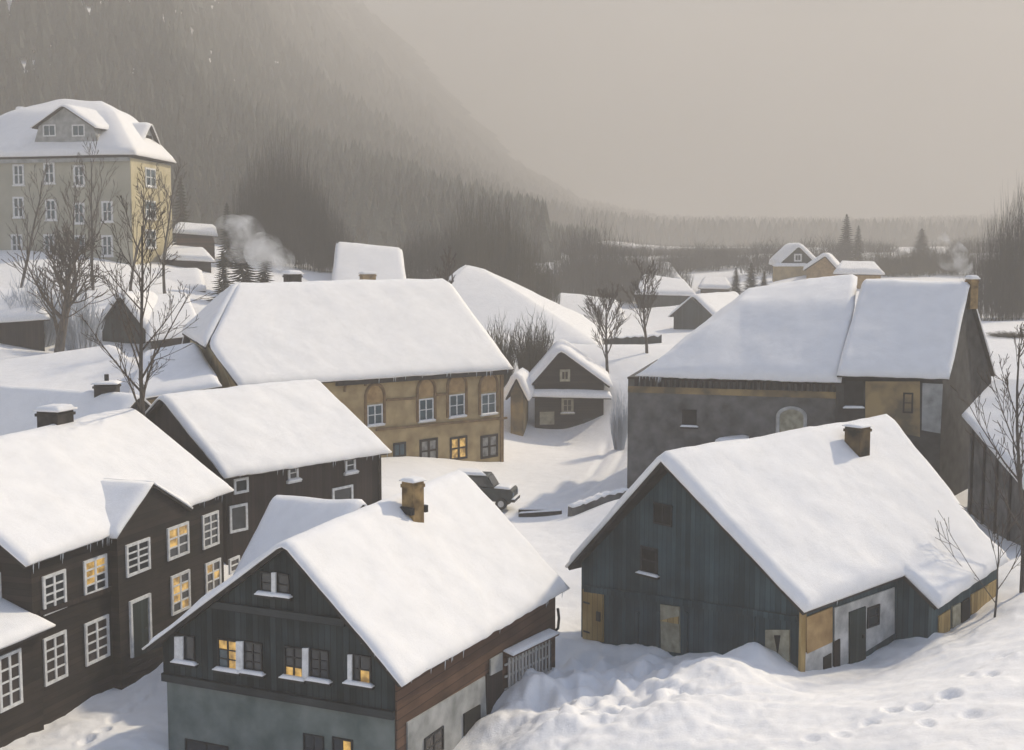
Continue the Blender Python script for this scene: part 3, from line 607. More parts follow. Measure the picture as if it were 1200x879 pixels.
# ------------------------------------------------------------------ Y: ochre building with arched panels
def house_ochre():
    s = 1.15
    Ra, Rb, Ea, Eb = P(196, 335, 71.77 * s), P(523, 328, 86.78 * s), P(281, 454, 67.24 * s), P(600, 432, 82.25 * s)
    Fa, Fb = 2 * Ra - Ea, 2 * Rb - Eb; Fa[2], Fb[2] = Ea[2], Eb[2]
    r = empty('ochre_building', V(Ra[0], Ra[1], -16), 'ochre plaster building with arched panels over its upper windows', 'house')
    # half hip at the left end: ridge starts at the hip peak
    H0 = hit3(280, 333, Ra, Rb, Ea); hf = hit3(245, 404, Ra, Rb, Ea); Bv = Fa - Ra; tt = np.linalg.norm(hf - Ra) / np.linalg.norm(Ea - Ra); hb = P(217, 384, 93.0); hb[2] = hf[2]; Fa = hb + (hb - hf) * 0.35; Fa[2] = Ea[2]
    roof, sn = roof_on([[Ea, hf, H0, hb, Fa], [Ea + (Eb - Ea) * .3, hf + (Eb - Ea) * .3, H0 + (Rb - H0) * .3, hb + (Eb - Ea) * .3, Fa + (Fb - Fa) * .3], [Eb, Rb + (Eb - Rb) * tt, Rb, Rb + (Fb - Rb) * tt, Fb]], r, 0.28, nu=66, nv=10, edge=0.25, over=0.08)
    out_ = nrm((Ra - Rb) * V(1, 1, 0)); hp2 = lgrid([[hf + out_ * 0.25 - V(0, 0, 0.12), (hf + hb) / 2 + out_ * 0.25 - V(0, 0, 0.12), hb + out_ * 0.25 - V(0, 0, 0.12)], [hf * 0.02 + H0 * 0.98, H0, hb * 0.02 + H0 * 0.98]], 14, 8)
    b2 = gsolid(hp2 - V(0, 0, 0.02), hp2 - V(0, 0, 0.16)).build('hip_roof', M['board'], r); snow_on(hp2, b2, 0.36, 0.05, 0, 0.05, edge=0.35)
    # walls: main body, with the gable's top cut at the hip
    u = nrm((Rb - Ra) * V(1, 1, 0)); oe = 0.5
    def inset(E_, R_, sg): return E_ + (R_ - E_) * (oe / np.linalg.norm((E_ - R_)[:2])) + u * 0.5 * sg - V(0, 0, 0.22)
    e0, f0, e1, f1 = inset(Ea, Ra, 1), Fa + (hf - hb) * .08 + u * .5 - V(0, 0, .22), inset(Eb, Rb, -1), inset(Fb, Rb, -1); h0, h1 = hf + u * .5 - V(0, 0, .25), hb + u * .5 - V(0, 0, .25); r1 = Rb - u * .5 - V(0, 0, .25); zb = -18.5
    mb = MB(); a = [V(e0[0], e0[1], zb), e0, h0, h1, f0, V(f0[0], f0[1], zb)]; r1a, r1b = r1 + (e1 - r1) * .01, r1 + (f1 - r1) * .01; b = [V(e1[0], e1[1], zb), e1, r1a, r1b, f1, V(f1[0], f1[1], zb)]
    mb.add(a + b, [(5, 4, 3, 2, 1, 0), (6, 7, 8, 9, 10, 11), (0, 1, 7, 6), (1, 2, 8, 7), (2, 3, 9, 8), (3, 4, 10, 9), (4, 5, 11, 10), (5, 0, 6, 11)]); mb.build('wall', M['ochre'], r)
    GP = Plane(e0, f0); g = [h0, h1, f0, e0]; mb = MB(); mb.prism([q + GP.n * 0.003 for q in (e0 - V(0, 0, 2), h0 - V(0, 0, .05), h1 - V(0, 0, .05), f0 - V(0, 0, 2))], GP.n * 0.04); mb.build('gable_plaster', M['yellow'], r)
    S = Plane(e0, e1)
    # mouldings
    def strip(p0, p1, h, d, nm, mat='ochre_dk', off=0.002):
        a, b_ = S.hit(*p0), S.hit(*p1); mb = MB(); mb.obox(a + S.n * off, b_ - a, S.n * d, V(0, 0, h)); return mb.build(nm, M[mat], r)
    strip((392, 452), (593, 438), 0.3, 0.25, 'cornice', 'board', 0.1)
    strip((452, 462 + 8), (487, 462 + 6), 0.16, 0.1, 'string_course'); strip((511, 464), (523, 463), 0.14, 0.1, 'string_course')
    strip((440, 505), (593, 491), 0.16, 0.14, 'string_course')
    for cx, cy, w, h in ((439, 486, 18, 24), (499, 480, 17, 26), (535, 475, 18, 26), (572, 473, 17, 24)):
        window(S, cx, cy, w, h, r, 2, 2, frame='white', fw=0.1, bar=0.06, glass='glass_blue', snow_sill=True, proud=0.06)
        # arched tympanum ring over the window, and its orange filling
        u0, z0 = S.uz(cx - w * .62, cy - h / 2 - 1); u1, _ = S.uz(cx + w * .62, cy); z1 = S.uz(cx, cy - h / 2 - 24)[1]; mu = (u0 + u1) / 2; hw = abs(u1 - u0) / 2
        ar = [S.pt(mu + math.cos(t) * hw * 0.82, z0 + max(0, (z1 - z0) * (0.3 + 0.62 * math.sin(t)) if 0 < t < math.pi else 0), 0.003) for t in np.linspace(0.001, math.pi - 0.001, 15)]
        ar = [S.pt(mu + hw * .82, z0, 0.003)] + ar + [S.pt(mu - hw * .82, z0, 0.003)]
        mb = MB(); mb.prism(ar, S.n * 0.05); mb.build('tympanum', M['orange'], r)
        path = [S.pt(mu + hw, S.uz(cx, cy + h / 2)[1], 0.05)] + [S.pt(mu + math.cos(t) * hw, z0 + (z1 - z0) * (0.32 + 0.68 * math.sin(t)), 0.05) for t in np.linspace(0, math.pi, 16)] + [S.pt(mu - hw, S.uz(cx, cy + h / 2)[1], 0.05)]
        mb = MB(); mb.tube(path, 0.11, 6); mb.build('arch', M['ochre_dk'], r)
    a, z0 = S.uz(416, 470); mb = MB(); path = [S.pt(a + math.cos(t) * .9, z0 + 0.7 + 1.3 * math.sin(t), 0.05) for t in np.linspace(0.2, math.pi, 12)]; mb.tube(path, 0.1, 6); mb.build('arch', M['ochre_dk'], r)
    kk = dict(frame='brown', fw=0.16, bar=0.12, proud=0.08)
    window(S, 502, 528, 21, 28, r, 2, 2, glass='curtain', **kk); window(S, 537, 525, 20, 27, r, 2, 2, lit=allpanes(2, 2), **kk); window(S, 573, 523, 20, 27, r, 2, 2, glass='curtain', **kk)
    window(S, 468, 527, 15, 17, r, 2, 1, frame='iron', glass='glass_blue', fw=0.14)
    mb = MB(); mb.obox(V(e1[0], e1[1], zb) + S.n * .003 - S.u * .3, S.u * .34, S.n * .08, V(0, 0, e1[2] - zb - .4)); mb.build('quoin', M['ochre_dk'], r)
    icicles(Ea, Eb, 18, roof, 0.15, 0.7, 0.4, 1.0, 0.035)
    return Fa, Fb, Ra, Rb
_y = house_ochre()

# ------------------------------------------------------------------ D: green-grey barn house at right
def house_barn_cottage():
    Ra, Rb, Ea, Eb, Fa = P(775, 540, 48.88), P(1043, 493, 59.03), P(943, 718, 44.42), P(1180, 656, 54.56), P(665, 665, 53.35)
    Fb = Fa + (Rb - Ra)
    r = empty('farm_cottage', V(Ra[0], Ra[1], -15.5), 'green-grey boarded farm cottage at right with ochre board doors', 'house')
    J0 = hit3(1060, 675, Ra, Rb, Ea); J1 = hit3(1096, 713, Ra, Rb, Ea); Ex = hit3(1180, 657, Ra, Rb, Ea)
    t = np.linalg.norm(J0 - Ea) / np.linalg.norm(Eb - Ea); Rj = Ra + (Rb - Ra) * t; Fj = Fa + (Fb - Fa) * t
    Ej = Ea + (Eb - Ea) * t; Ej = J0
    ext = (Ea - Ra) * (np.linalg.norm(J1 - J0) / np.linalg.norm(Ea - Ra)); Eq = Ex - ext
    nj = int(round(64 * t)); nx = 8; nv = 26
    A1 = lgrid([[Ea + ext, Ea], [Ej + ext, Ej]], nj, nx); B1 = lgrid([[Ej + ext, Ej], [Ex, Eq]], 64 - nj, nx)
    A2 = lgrid([[Ea, Ra, Fa], [Ej, Rj, Fj]], nj, nv); B2_ = lgrid([[Ej, Rj, Fj], [Eq, Rb, Fb]], 64 - nj, nv)
    Gd = np.concatenate([np.concatenate([A1[:-1], B1], 0)[:, :-1], np.concatenate([A2[:-1], B2_], 0)], 1)
    mk = np.ones((Gd.shape[0] - 1, Gd.shape[1] - 1), bool); mk[:nj, :nx] = False
    su = np.linalg.norm(Gd - Gd[:1], axis=2); sv = np.linalg.norm(np.diff(Gd, axis=1), axis=2); sv = np.concatenate([np.zeros((Gd.shape[0], 1)), np.cumsum(sv, 1)], 1)
    dd = np.minimum(np.minimum(su, np.linalg.norm(Gd - Gd[-1:], axis=2)), sv[:, -1:] - sv)
    lo = np.where((np.arange(Gd.shape[0]) <= nj)[:, None], np.maximum(sv - sv[:, nx:nx + 1], 0), sv); ej = np.linalg.norm(Gd - Gd[nj:nj + 1], axis=2); ej[:, nx:] = 9; lo = np.minimum(lo, np.where((np.arange(Gd.shape[0]) >= nj)[:, None], ej, 9)); dd = np.minimum(dd, lo)
    ud = nrm(Rb - Ra); n_ = gnorm(Gd, ud); roof = gsolid(Gd - n_ * .004, Gd - n_ * .15, mk).build('roof', M['board'], r)
    sn = snow_on(Gd, roof, .34, .05, 0, .05, edge=.14, ud=ud, dist=dd, mask=mk)
    body, pts = house_walls(Ea, Ra, Fa, Ex + (Rb - Ex) * .12, Rb, Fb, -17.5, 'green', r, oe=0.42, og=0.45, drop=0.18)
    e0, f0, e1 = pts[0][1], pts[0][3], pts[1][1]; G = Plane(f0, e0); S = Plane(e0, e1)
    # gable furniture
    def strip(poly, th, mat, nm, off=0.003): return panel(G, poly, th, mat, r, nm, off)
    strip([(686, 686), (790, 700), (935, 722), (935, 729), (790, 708), (686, 693)], 0.1, 'green', 'belt_course')
    window(G, 777, 603, 22, 25, r, 2, 1, frame='iron', glass='dark', fw=0.06); window(G, 761, 657, 20, 32, r, 1, 2, frame='iron', glass='dark', fw=0.12, snow_sill=True)
    d = strip([(684, 690), (708, 693), (708, 752), (684, 748)], 0.07, 'gold', 'board_door'); 
    hg = MB(); a = G.hit(703, 722); hg.cbox(a + G.n * .1, G.u * .22, G.n * .06, V(0, 0, .4)); hg.build('latch', M['iron'], d)
    for py in (706, 740):
        q = G.hit(689, py); hg = MB(); hg.cbox(q + G.n * .09, G.u * .35, G.n * .03, V(0, 0, .07)); hg.build('hinge', M['iron'], d)
    d = strip([(775, 708), (797, 711), (798, 765), (776, 762)], 0.07, 'tan', 'board_door')
    strip([(775, 727), (797, 731), (797, 722), (786, 724)], 0.03, 'gold', 'patch', 0.076)
    sh = strip(rect(912, 757, 28, 38), 0.07, 'tan', 'shutter'); strip([(909, 744), (916, 744), (913, 766)], 0.03, 'dark', 'slot', 0.076)
    for px in (745, 770, 802, 880):
        q0, q1 = G.hit(px, 790), G.hit(px, 712); mb = MB(); mb.obox(V(q0[0], q0[1], -17) + G.n * .003, G.u * .16, G.n * .07, V(0, 0, q1[2] + 17 - 0.15)); mb.build('post', M['green'], r)
    # long side
    def sp(poly, th, mat, nm, off=0.003, par=r): return panel(S, poly, th, mat, par, nm, off)
    sp([(944, 723), (974, 711), (974, 752), (944, 766)], 0.06, 'orange', 'board_panel'); sp([(940, 766), (974, 752), (974, 790), (940, 812)], 0.05, 'plaster', 'plaster_panel')
    sp([(977, 712), (1047, 688), (1047, 742), (977, 786)], 0.05, 'plaster', 'plaster_panel')
    d = sp([(993, 717), (1012, 710), (1012, 780), (993, 790)], 0.05, 'door', 'door', 0.056)
    hm = MB(); q = S.hit(1008, 745) + S.n * .14; hm.cbox(q, S.u * .06, S.n * .06, V(0, 0, .14)); hm.build('handle', M['iron'], d)
    window(Plane(e0, e1, .055), 1023, 722, 14, 24, r, 1, 2, frame='iron', glass='glass', fw=0.08)
    sp([(963, 770), (972, 765), (972, 790), (963, 795)], 0.04, 'dark', 'vent', 0.056); sp([(975, 752), (982, 748), (982, 785), (975, 790)], 0.05, 'brown_v', 'post', 0.056)
    mb = MB(); mb.obox(V(e0[0], e0[1], -17.5) + S.n * .003 + G.n * .003 - S.u * .16, S.u * 0.3, S.n * .1, V(0, 0, 17.5 + e0[2] - 0.05)); mb.build('corner_post', M['gold'], r)
    # lean-to block under the long part of the roof
    dr = nrm(Ex - J1) * V(1, 1, 0); k0 = J1 + (Rj - J1) * 0.05 + dr * 0.25 - V(0, 0, .2); k1 = Ex + (Rb - Ex) * 0.05 - dr * 0.3 - V(0, 0, .2); up0 = J1 + (Rj - J1) * 0.42 + dr * .25 - V(0, 0, .2)
    mb = MB(); dd = V(0, 0, 0) + (k1 - k0); poly = [V(k0[0], k0[1], -17.5), k0, up0, V(up0[0], up0[1], -17.5)]; mb.prism(poly, dd); mb.build('lean_to', M['green'], r)
    K = Plane(k0, k1)
    for poly, mat, nm in (([(1099, 722), (1112, 714), (1112, 740), (1099, 748)], 'gold', 'board_panel'), ([(1115, 711), (1124, 706), (1124, 732), (1115, 737)], 'tan', 'board_panel'), ([(1126, 706), (1135, 700), (1135, 728), (1126, 735)], 'dark', 'door'), ([(1137, 697), (1167, 679), (1167, 704), (1137, 720)], 'gold', 'board_panel')):
        panel(K, poly, 0.06, mat, r, nm, 0.003)
    icicles(Ea, J0, 6, roof, 0.1, 0.35)
    chimney(989, 1019, 497, 541, 55.0, r, 'brick_mixed', T=0.14, yaw=0.73, skirt=True)
    # stack has the same dark and ochre brick on every face
house_barn_cottage()

# ------------------------------------------------------------------ N: long stone barn
def house_stone():
    r = empty('stone_barn', P(900, 590, 79), 'long stone barn with lavender shaded snow roof and arched opening', 'barn')
    La, Lm = P(748, 440, 80.0), P(984, 447, 76.6)             # eave of the left part
    Km0, Km1 = P(868, 357, 84.6), P(1000, 357, 81.6)          # kink below the crest
    T0, T1 = P(880, 340, 88.5), P(1003, 323, 86.5)            # crest
    nb = V(0.25, 0.97, 0)
    B0, B1 = La + nb * 18, Lm + nb * 17
    X0 = P(800, 402, 81.6)
    Li = La + (Lm - La) * .5; roof, sn = roof_on([[La, P(775, 424, 80.8), P(800, 404, 83), B0 - V(0, 0, 0)], [P(800, 442, 79.3), P(834, 384, 82.6), P(845, 368, 86.5), B0 + (B1 - B0) * .3], [P(868, 444, 78.4), Km0, T0, B0 + (B1 - B0) * .5], [P(926, 446, 77.4), P(936, 357, 83.1), P(948, 328, 87.5), B0 + (B1 - B0) * .75], [Lm, Km1, T1, B1]], r, 0.28, nu=72, nv=12, edge=0.25, over=0.1, smooth_ridge=2)
    # raised right part
    Ra, Rb = P(1012, 329, 83.2), P(1136, 333, 80.0); Ea, Eb = P(981, 440, 76.4), P(1112, 444, 75.0); Fb = P(1166, 440, 82.4); Fa = Ra * 2 - Ea; Fa[2] = Ea[2]
    roof2, sn2 = roof_on([[Ea, Ra, Fa], [Eb, Rb, Fb]], r, 0.26, nu=40, nv=20, edge=0.22, over=0.05)
    zb = -18
    def fl(q, z): return V(q[0], q[1], z)
    w0, w1 = P(736, 447, 80.6), Ea + V(.5, .55, -0.25); w1 = P(984, 452, 77.3); w0[2] = La[2] - .15; w1[2] = Lm[2] - .15
    mb = MB(); bk = nb * 13
    mb.prism([fl(w0, zb), fl(w1, zb), w1, w0], bk); 
    mb.build('wall', M['stone'], r)
    # right block with skewed gable end
    c0, c1, c2 = P(980, 448, 76.95), Eb + V(-0.25, .35, -.15), Fb + V(-0.35, -.35, -.15); c3 = c0 + nb * 12; rt = Rb - V(.25, 0, .15); rl = Ra + V(0, 0, -.3)
    v = [fl(c0, zb), fl(c1, zb), fl(c2, zb), fl(c3, zb), c0 - V(0, 0, .15), c1, c2, c3, rt, rl]
    mb = MB(); mb.add(v, [(3, 2, 1, 0), (0, 1, 5, 4), (1, 2, 6, 8, 5), (2, 3, 7, 6), (3, 0, 4, 9, 7), (4, 5, 8, 9), (6, 7, 9, 8)]); mb.build('gable_wall', M['stone_dark'], r)
    S = Plane(w0, w1); S2 = Plane(c0, c1)
    # dentils under the eave
    n = 34
    for i in range(n):
        q = w0 + (w1 - w0) * ((i + 1.2) / (n + 1)); mb = MB(); mb.obox(V(q[0], q[1], q[2] - 0.55) + S.n * .003, S.u * .2, S.n * .2, V(0, 0, .45)); mb.build('dentil', M['brown'], r)
    a, b = w0, w1; mb = MB(); mb.obox(V(a[0], a[1], a[2] - .98) + S.n * .003, b - a, S.n * .05, V(0, 0, .4)); mb.build('frieze', M['stone_ochre'], r)
    mb = MB(); mb.obox(V(a[0], a[1], a[2] - .1) + S.n * .003, b - a, S.n * .28, V(0, 0, .12)); mb.build('eaves_board', M['brown'], r)
    window(S, 808, 490, 17, 20, r, 1, 1, frame='dark', glass='dark', fw=0.1, snow_sill=True)
    # arched opening with pale surround
    mu, z0 = S.uz(927, 515); hw = abs(S.uz(943, 500)[0] - S.uz(911, 500)[0]) / 2; zt = S.uz(927, 478)[1]
    arch = [(mu + hw * math.cos(t), zt - 0.55 + 0.55 * math.sin(t)) for t in np.linspace(0, math.pi, 14)]
    mb = MB(); mb.prism([S.pt(mu + hw, z0, .003)] and [S.pt(u_, z_, .003) for u_, z_ in [(mu + hw, z0)] + arch + [(mu - hw, z0)]], S.n * .05); d = mb.build('arched_door', M['tan'], r)
    mb = MB(); mb.tube([S.pt(mu + hw, z0, .06)] + [S.pt(u_, z_, .06) for u_, z_ in arch] + [S.pt(mu - hw, z0, .06)], 0.12, 6); mb.build('surround', M['plaster'], d)
    panel(S2, [(1014, 447), (1078, 447), (1078, 512), (1014, 500)], 0.05, 'stone_ochre', r, 'plaster_patch', .003)
    panel(S2, [(1081, 449), (1105, 450), (1102, 508), (1080, 504)], 0.05, 'plaster_grey', r, 'plaster_patch', .003)
    panel(S2, [(989, 447), (1012, 447), (1012, 474), (989, 474)], 0.05, 'dark', r, 'niche', .003)
    window(S2, 1064, 472, 12, 24, r, 1, 2, frame='brown', glass='glass', fw=.1, proud=.1); 
    q0, q1 = S2.hit(988, 478), S2.hit(1013, 478); snow_on(lgrid([[q0, q0 + S2.n * .3], [q1, q1 + S2.n * .3]], 10, 5), r, .14, .01, 0, .02, 'niche_snow', edge=.1)
    chimney(1132, 1145, 324, 345, 80.2, r, 'brick', T=.25, yaw=.3)
    icicles(La, Lm, 14, roof, .15, .6, 0, .12, .03)
house_stone()

# ------------------------------------------------------------------ generic distant houses, surveyed by their front slope
def far_house(name, label, cat, Ea, Eb, Ra, Rb, wall, zb, parent_loc=None, T=0.4, win=(), oe=0.4, group=None, nu=24, nv=12, chim=None, gmat=None):
    Fa, Fb = 2 * Ra - Ea, 2 * Rb - Eb; Fa[2], Fb[2] = Ea[2], Eb[2]
    r = empty(name, V(Ra[0], Ra[1], zb), label, cat, group)
    roof, sn = roof_on([[Ea, Ra, Fa], [Eb, Rb, Fb]], r, T, nu=nu, nv=nv, edge=0.4, over=0.08)
    body, pts = house_walls(Ea, Ra, Fa, Eb, Rb, Fb, zb - 2.0, wall, r, oe=oe, og=oe, drop=0.2)
    S = Plane(pts[0][1], pts[1][1]); GA = Plane(pts[0][3], pts[0][1]); GB = Plane(pts[1][1], pts[1][3])
    for w in win:
        pl = {'S': S, 'A': GA, 'B': GB}[w[0]]; window(pl, *w[1:5], r, 2, 2, frame=w[5], glass=w[6] if len(w) > 6 else 'glass', fw=.12, snow_sill=True)
    return r, S, GA, GB, roof
# chalet facing the yard
def chalet():
    A = P(657, 411, 109); el, er = P(619, 452, 108.5), P(715, 456, 109.5); el[2] = er[2] = (el[2] + er[2]) / 2; bkd = V(0.045, 1, 0) * 9
    Ra, Rb = A, A + bkd
    r = empty('chalet', V(A[0], A[1], -16), 'small black gabled chalet facing the snowy yard with a snowy pent roof', 'house')
    roof, sn = roof_on([[er, Ra, el], [er + bkd, Rb, el + bkd]], r, 0.5, nu=24, nv=14, edge=.5, over=.15)
    body, pts = house_walls(er, Ra, el, er + bkd, Rb, el + bkd, -18, 'brown', r, oe=.55, og=.5, drop=.2); G = Plane(pts[0][3], pts[0][1])
    a, b = G.hit(620, 460), G.hit(714, 462); mb = MB(); mb.obox(a + G.n * .003, b - a, G.n * .9 - V(0, 0, .35), V(0, 0, .1)); pr = mb.build('pent_roof', M['board'], r)
    snow_on(lgrid([[a + V(0, 0, .105), a + G.n * .9 + V(0, 0, -.25)], [b + V(0, 0, .105), b + G.n * .9 + V(0, 0, -.25)]], 26, 8), pr, .38, .06, 0, .06, edge=.3)
    window(G, 662, 440, 12, 14, r, 2, 1, frame='tan', glass='glass_br', fw=.2); window(G, 665, 475, 14, 18, r, 2, 2, frame='tan', glass='glass_br', fw=.2, snow_sill=True)
    window(G, 641, 490, 17, 15, r, 1, 1, frame='tan', glass='tan', fw=.16); window(G, 690, 497, 14, 14, r, 2, 1, frame='slate_h', glass='glass', fw=.16)
chalet()
# ------------------------------------------------------------------ farther houses
def gable_front(name, label, A, el, er, depth, wall, zb, T=0.35, yaw=0.12, cat='house', group=None):
    bkd = nrm(V(yaw, 1, 0)) * depth; el = el.copy(); er = er.copy(); el[2] = er[2] = (el[2] + er[2]) / 2
    r = empty(name, V(A[0], A[1], zb), label, cat, group)
    roof, sn = roof_on([[er, A, el], [er + bkd, A + bkd, el + bkd]], r, T, nu=20, nv=12, edge=.3, over=.1)
    body, pts = house_walls(er, A, el, er + bkd, A + bkd, el + bkd, zb - 2, wall, r, oe=.4, og=.4, drop=.2)
    return r, Plane(pts[0][3], pts[0][1]), roof
# blue-shaded roof just behind the log house, and the low roof beyond it
r, S, GA, GB, rf = far_house('farmhouse', 'house behind the log house, only its blue-shaded snow roof and vent showing', 'house', P(-30, 540, 71.6), P(104, 537, 66.4), P(-30, 450, 75), P(163, 464, 69.6), 'brown', -16, T=.22, nu=30, nv=16)
chimney(112, 139, 447, 460, 70.9, r, 'brick_dk', T=.16, yaw=.1); mb = MB(); q = P(125, 446, 70.9); mb.tube([q - V(0, 0, .3), q + V(0, 0, .35)], .13, 8); mb.build('flue_pipe', M['iron'], r)
far_house('farmhouse', 'long low snow roof between the blue-shaded roof and the small huts', 'house', P(-20, 474, 84), P(196, 463, 85), P(-20, 429, 95), P(134, 407, 97), 'brown_v', -14, T=.3, nu=30, nv=16)
far_house('shed', 'low snow-roofed shed against the yellow gable of the ochre building', 'shed', P(150, 470, 75), P(259, 453, 76), P(170, 413, 86), P(230, 404, 85), 'stone_ochre', -14, T=.25)
far_house('hut', 'small dark hut with a thick snow roof beside the tall tree at left edge', 'hut', P(-30, 380, 108), P(58, 374, 109), P(-30, 344, 114), P(42, 343, 115), 'brown_v', -8.2, T=.5, nu=20)
r, G, rf = gable_front('hut', 'small hut with a dark rounded gable among the bare branches', P(140, 347, 114), P(112, 385, 114), P(170, 387, 114), 7, 'slate', -8.5, T=.5)
far_house('farmhouse', 'pinkish snow roof behind the bare tree and left of the ochre building', 'house', P(172, 400, 111), P(238, 392, 114), P(172, 349, 121), P(219, 346, 124), 'brown_v', -9.5, T=.4)
far_house('farmhouse', 'long snow-roofed house below the pale yellow villa', 'house', P(106, 343, 134), P(241, 341, 135), P(114, 318, 142), P(236, 318, 143), 'slate', -6.5, T=.45)
far_house('farmhouse', 'flat-looking snow-roofed house with a red-brown wall right of the villa', 'house', P(203, 273, 168), P(255, 277, 167), P(207, 264, 174), P(252, 267, 174), 'rust', -3, T=.5, nu=16)
far_house('farmhouse', 'small dark house with a peaked snow roof under the red-brown house', 'house', P(188, 304, 150), P(252, 307, 148), P(196, 291, 155), P(240, 294, 155), 'brown', -4, T=.5, nu=16)
r, S, GA, GB, rf = far_house('farmhouse', 'big white snow roof with one brown chimney beyond the ochre building', 'house', P(386, 352, 142), P(480, 354, 140), P(395, 283, 160), P(470, 291, 158), 'plaster_grey', -8, T=.3)
chimney(421, 441, 319, 333, 140.5, r, 'brick', T=.3, yaw=.4)
# hipped house right of the ochre building
def hipped(name, label, FL, FR, T0, T1, depth, wall, zb, T=.45):
    bk = V(.15, 1, 0) * depth; BL, BR = FL + bk, FR + bk; BL[2] = BR[2] = FL[2] = FR[2] = (FL[2] + FR[2]) / 2
    r = empty(name, V(T0[0], T0[1], zb), label, 'house'); c = (FL + FR + BL + BR) / 4
    G = lgrid([[FL, T0], [FR, T1], [BR, T1 + V(0, .05, 0)], [BL, T0 + V(0, .05, 0)], [FL + V(0, .02, 0), T0 + V(0, .02, 0)]], 14, 18)
    n = gnorm(G); b = gsolid(G - n * .004, G - n * .15).build('roof', M['board'], r); snow_on(G, b, T, .1, 0, edge=.3)
    q = [c + (k - c) * .94 for k in (FL, FR, BR, BL)]; mb = MB(); mb.prism([V(k[0], k[1], zb - 2) for k in q], V(0, 0, FL[2] - zb + 1.8)); mb.build('wall', M[wall], r)
    return r, Plane(q[0], q[1]), Plane(q[1], q[2]), b
hipped('hipped_house', 'house under a tall pyramid of snow roof right of the ochre roof', P(440, 420, 132), P(700, 402, 138), P(546, 312, 150), P(556, 314, 151), 24, 'plaster_grey', -13)
far_house('farmhouse', 'broad low snow roof between the pyramid roof and the bare field trees', 'house', P(636, 388, 178), P(742, 392, 178), P(654, 346, 192), P(722, 353, 192), 'plaster_grey', -12, T=.6)
far_house('farmhouse', 'distant house with a grey wall band under its snow roof, beyond the field', 'house', P(744, 345, 205), P(816, 347, 205), P(754, 324, 214), P(802, 331, 214), 'slate', -10, T=.6)
r, G, rf = gable_front('barn', 'small black barn gable with its snow roof, left of the stone barn crest', P(812, 347, 165), P(784, 374, 165), P(838, 369, 162), 12, 'slate', -10.5, T=.4, yaw=.75, cat='barn')
far_house('farmhouse', 'faint pale house in the mist left of the dark evergreen', 'house', P(797, 341, 255), P(852, 341, 255), P(806, 327, 264), P(846, 328, 264), 'ochre', -9, T=.7, nu=14)
r, G, rf = gable_front('yellow_house', 'ochre house with a white-edged gable above the stone barn roof', P(936, 289, 222), P(912, 311, 222), P(958, 311, 222), 14, 'slate', -7, T=.8, yaw=.1)
window(G, 935, 302, 9, 9, r, 2, 1, frame='white', fw=.25, proud=.1)
mb = MB(); a, b = G.hit(906, 311), G.hit(946, 311); mb.obox(a + G.n * .02 - V(0, 0, 3.2), b - a, G.n * 1.2, V(0, 0, 3.1)); mb.build('ground_floor', M['ochre'], r)
q0, q1 = a + V(0, 0, -.08), b + V(0, 0, -.08); snow_on(lgrid([[q0, q0 + G.n * 1.5 - V(0, 0, .1)], [q1, q1 + G.n * 1.5 - V(0, 0, .1)]], 14, 6), r, .5, .1, 0, .05, 'snow_ledge', edge=.4)
r, G, rf = gable_front('yellow_house', 'small orange-walled gable house right of the white-edged gable', P(967, 300, 212), P(942, 321, 212), P(982, 312, 212), 10, 'orange', -6.5, T=.6, yaw=.3)
far_house('farmhouse', 'low orange-walled house with a rounded snow roof behind the barn ridge step', 'house', P(977, 321, 198), P(1036, 322, 198), P(984, 311, 204), P(1026, 312, 204), 'orange', -7.5, T=.8, nu=16)
def edge_barn():
    c1, c2, t1, t2 = P(1128, 488, 73.2), P(1206, 580, 61.5), P(1166, 447, 77.2), P(1300, 440, 69.5)
    r = empty('large_barn', V(c2[0] + 4, c2[1] + 5, -16), 'dark barn at right edge, its pinkish snow roof behind a bare tree', 'barn')
    roof_on([[c1, t1], [c2, t2]], r, .3, nu=34, nv=22, edge=.2, over=.05)
    q1, q2 = c1 + V(.5, .1, -.2), c2 + V(.45, .25, -.2); q3, q4 = t2 + V(-.2, -.1, -.3), t1 + V(.2, -.4, -.3)
    mb = MB(); v = [V(q[0], q[1], -18) for q in (q1, q2, q3, q4)] + [q1, q2, q3, q4]; mb.hexa(v); mb.build('wall', M['stone'], r)
    W_ = Plane(q1, q2); mb = MB(); L_w = np.linalg.norm((q2 - q1)[:2])
    for i in range(5):
        o = MB(); o.obox(W_.pt(0, 0, .003) + (q2 - q1) * (i + .3) / 5 - V(0, 0, 6), W_.u * .22, W_.n * .1, V(0, 0, 5.8)); o.build('post', M['brown'], r)
edge_barn()
far_house('lean_to_shed', 'tiny shed with a blue-white snow roof against the stone barn wall', 'shed', P(836, 531, 74.6), P(876, 527, 73.8), P(840, 517, 77.0), P(876, 519, 76.2), 'brown', -15.5, T=.25, nu=12)
r, G, rf = gable_front('shed', 'narrow ochre shed under a snow mound between ochre building and chalet', P(605, 443, 106), P(592, 468, 106), P(618, 468, 106), 5, 'stone_ochre', -15, T=.5)

